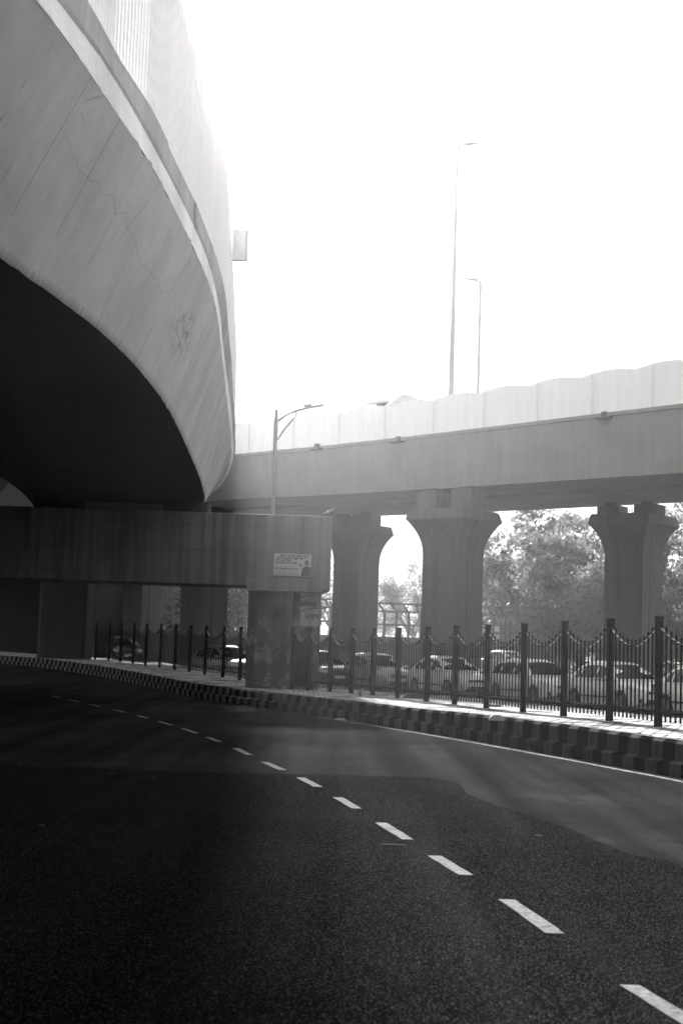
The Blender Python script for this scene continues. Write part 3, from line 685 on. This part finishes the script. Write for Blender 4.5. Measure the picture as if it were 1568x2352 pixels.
# ------------------------------------------------------------------ cars
def make_car(pm, hatch=False):
    root = empty('car')
    # stations: x, half width, hood/roof-deck height, sill height
    LEN = [(2.02, .52, .62, .30), (1.95, .72, .70, .24), (1.7, .80, .80, .20), (1.3, .835, .88, .20), (.95, .845, .94, .20), (.3, .85, .955, .20), (-.4, .85, .965, .20), (-1.0, .85, .99, .20), (-1.5, .835, 1.0 if not hatch else 1.02, .20), (-1.85, .79, .97, .24), (-1.98, .70, .90, .30)]
    b = MB(); rows = []
    # fine stations so that wheel arches can be cut
    xs_ = [2.02, 1.98, 1.9, 1.78, 1.68, 1.6, 1.5, 1.4, 1.3, 1.2, 1.1, 1.0, .9, .8, .6, .3, 0, -.3, -.6, -.8, -.88, -.98, -1.08, -1.18, -1.28, -1.38, -1.48, -1.58, -1.66, -1.8, -1.9, -1.98]
    Tw = sorted([(s_[0], s_[1]) for s_ in LEN]); Th = sorted([(s_[0], s_[2]) for s_ in LEN]); Ts = sorted([(s_[0], s_[3]) for s_ in LEN])
    arch = lambda x: max([(.34 ** 2 - (x - c) ** 2) ** .5 if abs(x - c) < .34 else 0 for c in (1.25, -1.27)])
    for x in xs_:
        w_, h_, s_ = interp(Tw, x), interp(Th, x), interp(Ts, x); a = arch(x); lo = max(s_, .30 + a) if a > 0 else s_
        mid = max(.55, lo + .02)
        rows.append([(x, 0, h_ + .03), (x, w_ * .55, h_ + .02), (x, w_ * .84, h_ - .01), (x, w_ * .955, h_ - .065), (x, w_, max(h_ - .17, mid + .02)), (x, w_ * 1.0, mid), (x, w_ * .975, lo), (x, w_ * .80, lo), (x, w_ * .8, s_ + .02), (x, 0, s_)])
    for sgn in (1, -1):
        b.grid([[(p[0], p[1] * sgn, p[2]) for p in r_] if sgn == 1 else [(p[0], p[1] * sgn, p[2]) for p in r_][::-1] for r_ in rows])
    for r_ in (rows[0], rows[-1]):
        b.add([p for p in r_] + [(p[0], -p[1], p[2]) for p in r_[::-1]], [tuple(range(2 * len(r_)))])
    # pillars and roof: a shell over the cabin
    rf = [(.98, .935), (.62, 1.20), (.25, 1.42), (-.1, 1.475), (-.55, 1.485), (-.95, 1.445), (-1.2, 1.33), (-1.58, 1.03)] if not hatch else [(1.05, .935), (.7, 1.18), (.35, 1.43), (0, 1.50), (-.7, 1.505), (-1.3, 1.45), (-1.62, 1.3), (-1.84, 1.0)]
    rows = []
    for x, z in rf:
        t = (z - .93) / .56; wr = .80 - .22 * t
        rows.append([(x, 0, z + .02 * t), (x, wr * .75, z + .008 * t), (x, wr * .95, z - .03 * t), (x - .0, wr, z - .075 * t)])
    for sgn in (1, -1): b.grid([[(p[0], p[1] * sgn, p[2]) for p in (r_ if sgn == 1 else r_[::-1])] for r_ in rows])
    # side of the cabin
    for sgn in (1, -1):
        top = [r_[3] for r_ in rows]; bot = [(p[0] * 1.0, .815, .935) for p in top]
        b.grid([[(p[0], p[1] * sgn, p[2]) for p in top], [(p[0], p[1] * sgn, p[2]) for p in bot]])
    b.build('body', pm, root, smooth=40)
    # glass
    def side_glass(x0, x1, sgn):
        P_ = []
        top = [r_[3] for r_ in rows]; Tt = sorted([(p[0], p[2]) for p in top]); Ty = sorted([(p[0], p[1]) for p in top])
        m_ = 5; up = []; dn_ = []
        for i in range(m_ + 1):
            x = x0 + (x1 - x0) * i / m_; zt_ = interp(Tt, x); yt_ = interp(Ty, x); zb_ = .965
            if zt_ - .05 < zb_: zt_ = zb_ + .06
            tt = .05 / max(.1, zt_ - .935); up.append((x, (yt_ + (.815 - yt_) * tt + .006) * sgn, zt_ - .05)); t2 = (zb_ - .935) / max(.1, zt_ - .935); dn_.append((x, (.815 + (yt_ - .815) * t2 + .006) * sgn, zb_))
        q = MB(); q.grid([up, dn_]); return q
    for sgn in (1, -1):
        side_glass(.72, -.12, sgn).build('side_window', M['glass'], root)
        side_glass(-.20, -.98 if not hatch else -1.0, sgn).build('side_window', M['glass'], root)
        side_glass(-1.04 if not hatch else -1.06, -1.30 if not hatch else -1.6, sgn).build('quarter_window', M['glass'], root)
    def screen(i0, i1, name, dx):
        a_, c_ = rows[i0], rows[i1]; q = MB(); R_ = []
        for t in (.08, .5, .92):
            l_ = []
            for sg in (-1, -.5, 0, .5, 1):
                pa_ = Vector(a_[2]) if abs(sg) == 1 else (Vector(a_[0]) + Vector(a_[1])) / 2 if abs(sg) == .5 else Vector(a_[0])
                pc_ = Vector(c_[2]) if abs(sg) == 1 else (Vector(c_[0]) + Vector(c_[1])) / 2 if abs(sg) == .5 else Vector(c_[0])
                p = pa_.lerp(pc_, t); l_.append((p.x + dx, math.copysign(p.y, sg) * .96 if sg else 0, p.z + .012))
            R_.append(l_)
        q.grid(R_); q.build(name, M['glass'], root)
    b = MB()
    screen(0, 2, 'windscreen', .022); screen(len(rf) - 3, len(rf) - 1, 'rear_window', -.022)
    # wheels
    for x in (1.25, -1.27):
        for sgn in (1, -1):
            b = MB(); b.tube([(x, sgn * .62, .305), (x, sgn * .83, .305)], .305, 22)
            wl_ = b.build('wheel', M['rubber'], root, smooth=30)
            b = MB(); b.tube([(x, sgn * .78, .305), (x, sgn * .838, .305)], .19, 18)
            for k in range(6):
                a = k * math.pi / 3; b.bar((x, sgn * .842, .305), (x + .18 * math.cos(a), sgn * .842, .305 + .18 * math.sin(a)), .035, .012)
            b.build('rim', M['steel'], wl_)
    for sgn in (1, -1):
        b = MB(); R_ = []
        for (x, y_, z0, z1) in ((2.0, .46, .60, .69), (1.96, .62, .60, .73), (1.82, .78, .64, .79), (1.62, .822, .70, .82)):
            R_.append([(x + .012, (y_ + .012) * sgn, z0), (x + .006, (y_ + .008) * sgn, (z0 + z1) / 2 + .01), (x - .03, (y_ - .0) * sgn, z1)])
        b.grid(R_); b.build('headlight', M['lamp'], root)
        b = MB(); b.box((.72, sgn * .93, 1.0), (.12, .17, .11)); b.box((.72, sgn * .86, .965), (.05, .08, .04)); b.build('wing_mirror', pm, root)
        b = MB(); b.box((1.955, sgn * .55, .36), (.06, .2, .11), rz=-sgn * .5); b.build('fog_lamp_recess', M['trim'], root)
        for x in (.12, -.75):
            b = MB(); b.box((x, sgn * .862, .80), (.16, .02, .03)); b.build('door_handle', pm, root)
        b = MB(); b.box((-.1, sgn * .853, .42), (1.9, .02, .05)); b.build('side_moulding', M['trim'], root)
        b = MB(); b.box((-1.93, sgn * .66, .78), (.08, .22, .2), rz=sgn * .4); b.build('tail_light', M['ink_grey'], root)
    b = MB(); b.box((2.03, 0, .60), (.03, .7, .09)); b.build('grille', M['trim'], root)
    b = MB(); b.box((2.02, 0, .33), (.05, .72, .13)); b.build('air_intake', M['trim'], root)
    b = MB(); b.box((2.05, 0, .45), (.015, .48, .11)); b.build('number_plate', M['plate_white'], root)
    return root
def place(c, x, y, z, hd, sc_=1.0):
    c.location = (x, y, z); c.rotation_euler = (0, 0, hd); c.scale = (sc_,) * 3; return c
HD = math.atan2(-.92, .39)            # driving towards the camera and to the right
white = make_car(M['white_paint']); whiteh = make_car(M['white_paint'], True); silver = make_car(M['silver_paint']); dark = make_car(M['dark_paint'])
GR = 'cars queueing behind the railings'
def carpix(c, rx, Z, hd, label, z=.03, s=1.0):
    """rear wheel at pixel column rx, distance Z"""
    p = at(rx, 1600, Z); d = Vector((math.cos(hd), math.sin(hd))); n = Vector((-d.y, d.x)); side = 1 if n.y < 0 else -1
    # flank facing the camera carries the wheel that is seen
    cx_, cy_ = p.x + d.x * 1.27 * s - n.x * side * .8 * s, p.y + d.y * 1.27 * s - n.y * side * .8 * s
    place(c, cx_, cy_, z, hd, s); tag(c, label, 'car', GR)
carpix(white, 1319, 45.0, HD, 'white saloon car behind the railing in front of the darkest pier', s=1.0)
carpix(whiteh, 1138, 50.3, HD + .02, 'white hatchback queueing between the two whole piers, behind the railing', s=.98)
carpix(copy_tree(white), 952, 55.3, HD + .03, 'white saloon car in the queue directly below the middle pier', s=1.0)
carpix(silver, 791, 60.3, HD + .03, 'silver saloon car in the queue just right of the column', s=1.02)
carpix(copy_tree(white), 1528, 40.2, HD, 'white car cut off by the right edge of the photo', s=1.0)
carpix(dark, 662, 62.5, HD + .03, 'dark car half hidden by the column, behind the right-hand railing', s=1.05)
c = make_car(M['grey_paint']); carpix(c, 447, 64, HD + .2, 'grey car seen through the railing left of the column', z=.16, s=1.02)
c = copy_tree(silver); carpix(c, 1112, 84, -R(90) + .5, 'small distant pale car with the sun glinting on its windscreen', s=.95, z=.55); c['group'] = 'distant traffic'
c = copy_tree(dark); carpix(c, 240, 80, -R(90) + .3, 'dark distant vehicle under the flyover with a pale glint on its screen', s=.95, z=.6); c['group'] = 'distant traffic'

# truck on the viaduct
def truck():
    c = at(920, 930, 61.5); x = c.x; e = empty('truck', (x, 61.8, 10.42), RZ); tag(e, 'pale covered truck just showing above the barrier of the viaduct', 'truck')
    b = MB(); b.box((-1.15, 0, 1.25), (.9, 1.7, 1.5)); b.box((-.95, 0, 2.12), (1.3, 1.5, .1)); b.build('cab', M['fascia'], e)
    b = MB(); rows = []
    for i in range(9):
        xx = -.6 + 2.3 * i / 8; k = math.sin(math.pi * (.18 + .7 * i / 8)) ** .5
        rows.append([(xx, -.9, .6), (xx, -.9, 1.9 * k + .12), (xx, -.5, 2.38 * k), (xx, .5, 2.38 * k), (xx, .9, 1.9 * k + .12), (xx, .9, .6)])
    b.grid(rows); b.f.append((0, 1, 2, 3, 4, 5)); b.m.append(0); b.f.append(tuple(len(b.v) - 1 - i for i in range(6))); b.m.append(0)
    b.build('cargo_cover', M['fascia'], e, smooth=40)
    for xx in (-1.1, 1.1):
        for s_ in (-.75, .75):
            b = MB(); b.tube([(xx, s_ - .12, .4), (xx, s_ + .12, .4)], .4, 16); b.build('wheel', M['rubber'], e)
    b = MB(); b.box((0, 0, .62), (3.2, 1.5, .14)); b.build('chassis', M['trim'], e)
truck()

# ------------------------------------------------------------------ lamp posts
def lamp(base, ztop, r0, r1, arm, label, brace=True, m='steel'):
    e = empty('street_lamp', base); tag(e, label, 'street lamp', 'street lamps'); h = ztop - base[2]; tk = 1.6 if brace else 1.3
    b = MB(); b.tube([(0, 0, 0), (0, 0, h * .55), (0, 0, h)], [r0, (r0 + r1) / 2, r1], 10); b.build('pole', M[m], e, smooth=40)
    b = MB(); b.box((0, 0, .12), (r0 * 4, r0 * 4, .24)); b.build('base_plate', M[m], e)
    ax, ay, az = arm
    b = MB()
    if brace:
        b.tube([(0, 0, h - .42), (ax * .3, ay * .3, h - .42 + (az + .42) * .45), (ax * .62, ay * .62, h - .42 + (az + .42) * .78), (ax, ay, h + az)], .026 * tk, 6)
        b.tube([(0, 0, h - 1.15), (ax * .3, ay * .3, h - .62), (ax * .62, ay * .62, h - .2), (ax * .62, ay * .62, h - .05)], .018 * tk, 6)
    else: b.tube([(0, 0, h - .1), (ax, ay, h + az)], .04, 6)
    b.build('arm', M[m], e)
    d = Vector((ax, ay, 0)).normalized(); M3 = Matrix((d, Vector((-d.y, d.x, 0)), Vector((0, 0, 1)))).transposed()
    tl = Matrix.Rotation(-math.atan2(az + (.42 if brace else .1), math.hypot(ax, ay)) * .45, 3, 'Y'); sz = math.copysign(1, 1)
    hd = MB(); hd.box((ax + d.x * .22, ay + d.y * .22, h + az + .05), (.62, .2, .06), mat=M3 @ tl); hd.box((ax + d.x * -.02, ay + d.y * -.02, h + az + .07), (.3, .16, .09), mat=M3 @ tl); hd.build('lamp_head', M[m], e)
    if brace:
        b = MB(); b.tube([(0, 0, h - 2.1), (0, 0, h - 1.7)], r0 * 1.25, 10); b.build('collar', M[m], e)
c = at(620, 1180, 49); t = at(635, 942, 49)
lamp((t.x, 49, .2), t.z, .085, .07, (1.1, 0, .12), 'slim street lamp rising behind the crossbeam with a curved arm pointing right')
c = at(1027, 907, 60); t = at(1050, 335, 60)
lamp((t.x, 60, 10.2), t.z, .13, .055, (.42, -.2, -.06), 'tallest lamp post standing on the viaduct, faint in the haze', brace=False)
t = at(1103, 645, 68)
lamp((t.x, 68, 10.2), t.z, .075, .06, (-.22, .1, .05), 'shorter faint lamp post on the viaduct, right of the tallest one', brace=False)
t = at(1558, 1400, 70)
e = empty('utility_pole', (t.x + .5, 70, 0)); tag(e, 'pale leaning pole at the right edge behind the railing', 'pole')
b = MB(); b.tube([(-.35, 0, 0), (.15, 0, 4.6), (.25, 0, 5.2)], .09, 8); b.build('shaft', M['pier'], e); b = MB(); b.box((-.35, 0, .1), (.4, .4, .24)); b.build('footing', M['kerb_top'], e)

# ------------------------------------------------------------------ far side: wall with cranked mesh fence
def cage(x0, x1, Y, lean, label, zb, zt_):
    e = empty('anti_climb_fence', (x0, Y, 0)); tag(e, label, 'fence', 'cranked steel fences on the far wall')
    b = MB(); b.box(((x1 - x0) / 2, .0, zb / 2 - .1), (x1 - x0, .35, zb + .2)); b.build('base_wall', M['farwall'], e)
    n = int((x1 - x0) / .78); rows_h = (zt_ - .55 - zb) / 2
    r = MB()
    for k in range(3): r.box(((x1 - x0) / 2, -.03, zb + rows_h * k + .04), (x1 - x0, .06, .12))
    r.box(((x1 - x0) / 2, -.03 - .3 * lean, zt_), (x1 - x0, .06, .12)); r.build('rail', M['darksteel'], e)
    for i in range(n + 1):
        X = .78 * i; b = MB(); b.box((X, -.03, (zb + zt_ - .55) / 2 + .1), (.17, .11, zt_ - .55 - zb + .1))
        b.bar((X, -.03, zt_ - .55), (X - .42 * lean, -.03 - .3 * lean, zt_), .10); b.build('fence_post', M['darksteel'], e)
cage(at(120, 1400, 88).x, at(372, 1400, 88).x, 88, -1, 'cranked steel fence on its wall, leftmost stretch seen through the opening under the crossbeam', 2.55, at(300, 1366, 88).z)
cage(at(371, 1400, 92).x, at(770, 1400, 92).x, 92, 1, 'cranked steel fence on its wall between the crossbeam opening and its column', 2.55, at(525, 1369, 92).z)
cage(at(772, 1400, 92).x, at(1265, 1400, 92).x, 92, 1, 'cranked steel fence on its wall behind the two right-hand piers', 2.55, at(868, 1386, 92).z)
t = at(1143, 1438, 90); e = empty('notice_board', (t.x, 91.6, 0)); tag(e, 'two small white square notices fixed on the far fence', 'notice')
for k in (0, 1):
    b = MB(); b.box((.12, 0, t.z - .15 - k * .52), (.32, .05, .36)); b.build('panel', M['plastic'], e)

# ------------------------------------------------------------------ trees
def tree(x, y, h, w_, label, nleaf, trunk_h=2.5, m='leaf', seed=0, lsz=.22, lean=0.0, limb=True, clus=60, group='trees beyond the far fence', dens=1.0):
    rnd = random.Random(seed); e = empty('tree', (x, y, 0)); tag(e, label, 'tree', group)
    b = MB(); tips = []
    def grow(p, d, ln, r0, lev):
        n = 5; pts_ = [p]; q = p; dd = d
        for i in range(n):
            dd = (dd + Vector((rnd.uniform(-.2, .2), rnd.uniform(-.2, .2), rnd.uniform(-.06, .16)))).normalized(); q = q + dd * ln / n; pts_.append(q)
        b.tube(pts_, [r0 * (1 - .55 * i / n) for i in range(n + 1)], 6 if lev < 2 else 4, cap=False)
        tips.append((q, lev))
        if lev >= 1: tips.append((pts_[3], lev))
        if lev < 3:
            for k in range(rnd.choice((2, 3, 3)) if lev else 4):
                a = rnd.uniform(0, 2 * math.pi); sp = rnd.uniform(.45, .95)
                nd = (dd + Vector((math.cos(a) * sp, math.sin(a) * sp, rnd.uniform(-.1, .35)))).normalized()
                grow(pts_[rnd.choice((3, 4, 5))], nd, ln * rnd.uniform(.62, .82), r0 * .5, lev + 1)
    tr = .035 * h; grow(Vector((0, 0, -.1)), Vector((lean, 0, 1)).normalized(), h * .38 if trunk_h < 3 else trunk_h * 1.3, tr, 0)
    b.build('trunk', M['bark'], e, smooth=60)
    # leaf clumps around branch ends and scattered through an uneven crown
    cl = [(t_[0], rnd.uniform(.5, 1.2)) for t_ in tips if t_[1] >= 1]
    for i in range(clus):
        a = rnd.uniform(0, 2 * math.pi); u = rnd.uniform(-1, 1); rr = rnd.random() ** .4; k = (1 - u * u) ** .5
        cl.append((Vector((math.cos(a) * k * rr * w_ / 2 + lean * h * .4, math.sin(a) * k * rr * w_ / 2, trunk_h + (h - trunk_h) * (.5 + .5 * u * rr))), rnd.uniform(.45, 1.35)))
    b = MB()
    per_ = max(4, nleaf // len(cl))
    for c_, cr in cl:
        for i in range(int(per_ * cr * dens)):
            v = Vector((rnd.gauss(0, 1), rnd.gauss(0, 1), rnd.gauss(0, .65))) * cr * .42
            p = c_ + v
            if p.z < .4: continue
            ax = Vector((rnd.uniform(-1, 1), rnd.uniform(-1, 1), rnd.uniform(-.4, 1))).normalized(); s_ = lsz * rnd.uniform(.5, 1.3)
            u_ = ax.cross(Vector((rnd.uniform(-1, 1), rnd.uniform(-1, 1), rnd.uniform(-1, 1)))).normalized(); v_ = ax.cross(u_)
            b.add([p - u_ * s_ * .5, p + v_ * s_ * .28, p + u_ * s_ * .5, p - v_ * s_ * .28], [(0, 1, 2, 3)])
    b.build('crown', M[m], e)
def tx(px, Y): return at(px, 1400, Y).x
tree(tx(1215, 104), 104, 13.5, 11, 'tall loose-crowned tree between the middle pier and the darkest pier', 24000, 3.0, lsz=.34, seed=3, clus=150)
tree(tx(1330, 92), 92, 11, 8.5, 'dense broad tree just left of the darkest pier', 20000, 2.0, lsz=.32, seed=5, clus=130)
tree(tx(1362, 84), 84, 7.4, 3.2, 'leafy pale tree close against the left side of the darkest pier', 6000, 2.0, 'leaf_pale', seed=9, clus=30, lsz=.26)
tree(tx(1600, 88), 88, 11.5, 10, 'dark dense tree at the right edge beside the darkest pier', 18000, 1.8, seed=12, clus=120, lsz=.32)
tree(tx(1470, 106), 106, 13, 12, 'big tree rising behind the darkest pier', 12000, 3.0, seed=15, clus=120, lsz=.34)
tree(tx(1270, 120), 120, 9, 10, 'low tree at the back between the two right-hand piers', 16000, 1.5, seed=17, clus=110, lsz=.36)
tree(tx(1150, 126), 126, 8.5, 8, 'small faint tree just right of the middle pier', 7000, 2.0, seed=21, clus=50)
tree(tx(950, 150), 150, 11.5, 13, 'faint rounded tree in the pale gap left of the middle pier', 8000, 2.5, seed=23, clus=60, lsz=.32)
tree(tx(888, 175), 175, 10, 12, 'very faint low tree in the pale gap right of the crossbeam end', 6000, 2.5, seed=25, clus=50, lsz=.35)
tree(tx(745, 120), 120, 10.5, 7, 'hazy tree glimpsed between the crossbeam end and the next pier', 6000, 2.5, seed=26, clus=40)
tree(tx(548, 108), 108, 13, 9, 'tree behind the far fence just left of the column', 16000, 1.5, seed=31, clus=110)
tree(tx(395, 112), 112, 17, 10, 'tree between the two pier stems seen through the opening', 18000, 1.5, seed=33, clus=110)  # tall dense trees from here, some added, keep the sun off the ground
tree(tx(250, 105), 105, 17, 12, 'tree filling the left end of the opening under the crossbeam', 15000, 2.0, seed=35, clus=130)
tree(tx(110, 112), 112, 18, 13, 'dark tree hidden mostly behind the far left pillar', 8000, 2.0, seed=37, clus=110)
tree(tx(320, 118), 118, 18, 13, 'tall dense tree behind the others at the back of the opening', 16000, 2.0, seed=41, clus=120, lsz=.3)
tree(tx(470, 122), 122, 17, 12, 'tall tree hidden behind the broad pier stem in the opening', 14000, 2.0, seed=43, clus=110, lsz=.3)
tree(tx(20, 104), 104, 18, 13, 'dense tree in the dark beyond the bend, farthest left', 12000, 2.0, seed=45, clus=110, lsz=.3)
for i, (px, Y_, h_, w_, lb) in enumerate(((215, 96, 7, 9, 'low leafy bush behind the far fence at the left end of the opening'), (395, 97, 8, 8, 'low leafy bush between the two pier stems in the opening'), (545, 97, 8, 8, 'low leafy bush just left of the column behind the far fence'), (1330, 96, 5.5, 10, 'low dark bush behind the fence just left of the darkest pier'), (1180, 99, 4.5, 9, 'low bush right of the middle pier behind the far fence'), (1600, 80, 5.5, 9, 'dark bush at the right edge behind the railing'), (1500, 92, 5.5, 10, 'low bush behind the darkest pier'))):
    tree(tx(px, Y_), Y_, h_, w_, lb, 14000, .4, seed=60 + i, clus=110, lsz=.24, group='bushes beyond the far fence')
# building in the haze
t0, t1 = at(1100, 1322, 135), at(1135, 1322, 135)
e = empty('building', (t0.x - 3, 135, 0)); tag(e, 'faint flat-roofed building in the haze just right of the middle pier', 'building')
b = MB(); b.box((2.6, 2, t0.z / 2), (6.5, 5, t0.z)); b.build('wall', M['girder'], e)
b = MB(); b.box((2.6, 2, t0.z + .08), (6.8, 5.3, .2)); b.build('roof', M['girder'], e)
for i in range(4):
    for j in range(2):
        b = MB(); b.box((.4 + i * 1.5, -.52, 2.2 + j * 3.0), (.8, .06, 1.2)); b.build('window', M['glass'], e)
# overhead wire across the pale gap
a, c = at(700, 1362, 110), at(1300, 1374, 110); b = MB(); b.tube([a, (a + c) / 2 - Vector((0, 0, .15)), c], .02, 4)
o = b.build('overhead_wire', M['darksteel']); tag(o, 'thin overhead wire crossing the pale gap between two piers', 'wire')

# ------------------------------------------------------------------ small things
def bird(p, s, hd, label, m='bird'):
    e = empty('bird', p, hd); tag(e, label, 'bird'); e.scale = (s,) * 3
    b = MB(); b.tube([(-.20, 0, .10), (-.12, 0, .12), (-.03, 0, .15), (.05, 0, .19), (.09, 0, .235), (.125, 0, .25), (.15, 0, .245)], [.008, .035, .06, .055, .034, .034, .012], 10); b.build('body', M[m], e, smooth=60)
    b = MB(); b.tube([(.14, 0, .247), (.185, 0, .238)], [.012, .003], 6); b.build('beak', M['darksteel'], e)
    b = MB(); b.tube([(-.10, 0, .11), (-.30, 0, .06)], [.03, .018], 6); b.build('tail', M[m], e)
    for s_ in (-.02, .02):
        b = MB(); b.bar((.0, s_, .12), (.01, s_, 0), .007); b.bar((.01, s_, .004), (.05, s_, .004), .007); b.build('leg', M['darksteel'], e)
    for s_ in (-1, 1):
        b = MB(); b.add([(.05, s_ * .055, .19), (-.04, s_ * .066, .19), (-.2, s_ * .03, .11), (-.06, s_ * .06, .11)], [(0, 1, 2, 3)]); b.build('wing', M[m], e)
c = at(757, 1186, 41.3); bird((c.x, 41.3, 5.43), .95, R(25), 'crow perched on the right end of the crossbeam')
c = atz(828, 1606, .42); bird((c.x, c.y, pave_z(c.y)), .95, R(-80), 'pigeon standing on the sunlit pavement near the kerb', 'bird_grey')
c = at(521, 1172, 41.6); e = empty('loose_plank', (c.x, 41.6, 5.44)); tag(e, 'dark slab lying tilted on top of the crossbeam', 'plank'); 
b = MB(); b.box((0, 0, .08), (.42, .25, .07), mat=Matrix.Rotation(R(6), 3, 'Y')); b.box((-.12, 0, .025), (.1, .2, .05)); b.build('slab', M['wall'], e)
def flat(px, py, z, r_, label, name, cat, m, sy=.5, h=.02, seed=1, lump=0.3):
    c = atz(px, py, z); rnd = random.Random(seed); e = empty(name, (c.x, c.y, z)); tag(e, label, cat)
    b = MB(); n = 14; rows = []
    for j, (k, zz) in enumerate(((1, .001), (.85, h * .6), (.45, h), (.05, h * .9))):
        rows.append([(math.cos(2 * math.pi * i / n) * r_ * k * (1 + lump * noise.noise(Vector((i * .9, seed, 0)))), math.sin(2 * math.pi * i / n) * r_ * sy * k * (1 + lump * noise.noise(Vector((i * 1.1, seed + 4, 0)))), zz * (1 + lump * noise.noise(Vector((i, j, seed))))) for i in range(n)])
    b.grid(rows, close=True); o = b.build(name, M[m], None, smooth=50); bpy.data.objects.remove(e)
    o.location = (c.x, c.y, z); tag(o, label, cat); return o
flat(1140, 1655, pave_z(27) + .002, .13, 'crumpled white plastic bag lying on the pavement near the kerb edge', 'plastic_bag', 'bag', 'plastic', .7, .10, 3, .9)
flat(1130, 1622, pave_z(30) + .002, .24, 'flat black lid lying on the pavement behind the railing', 'black_lid', 'lid', 'rubber', .7, .05, 5, .05)
flat(953, 1604, pave_z(36) + .002, .34, 'dark heap of rubbish behind the railing under the white saloon', 'rubbish_heap', 'rubbish', 'rubber', .6, .12, 8)
flat(781, 1654, .002, .14, 'scrap of white plastic beside the edge line in the gutter', 'plastic_scrap', 'litter', 'plastic', .6, .04, 9)
flat(426, 1607, .02, .20, 'pale strip of paper on the dark road near the kerb left of the column', 'paper_scrap', 'litter', 'litter', .4, .01, 11)
flat(903, 1940, .005, .10, 'thin pale smear of paper beside the dashed line in the foreground', 'paper_scrap', 'litter', 'litter', .25, .006, 13)
for i, (px, py, lb) in enumerate(((50, 1755, 'crumpled paper farthest left on the dark road'), (258, 1776, 'tiny scrap on the dark road, left of centre'), (352, 1786, 'tiny scrap on the dark road, nearer the dashed line'), (1236, 1919, 'tiny pale scrap on the coarse asphalt right of the dashes'), (96, 1896, 'small flat scrap low on the dark left side of the road'))):
    flat(px, py, .006, .035, lb, 'paper_scrap', 'litter', 'litter', .5, .006, 20 + i)

# ------------------------------------------------------------------ haze: one closed box round everything
b = MB(); b.box((0, 95, 13.5), (260, 270, 33)); hz = b.build('haze', mat('haze', .5)); tag(hz, kind='stuff')
hm = hz.data.materials[0]; nt = hm.node_tree
nt.nodes.remove(nt.nodes['Principled BSDF']); pv = nt.nodes.new('ShaderNodeVolumePrincipled')
pv.inputs['Color'].default_value = (.97, .97, .97, 1); pv.inputs['Density'].default_value = HAZE_DENSITY; pv.inputs['Anisotropy'].default_value = HAZE_G
nt.links.new(pv.outputs[0], nt.nodes['Material Output'].inputs['Volume'])
hz.display_type = 'WIRE'
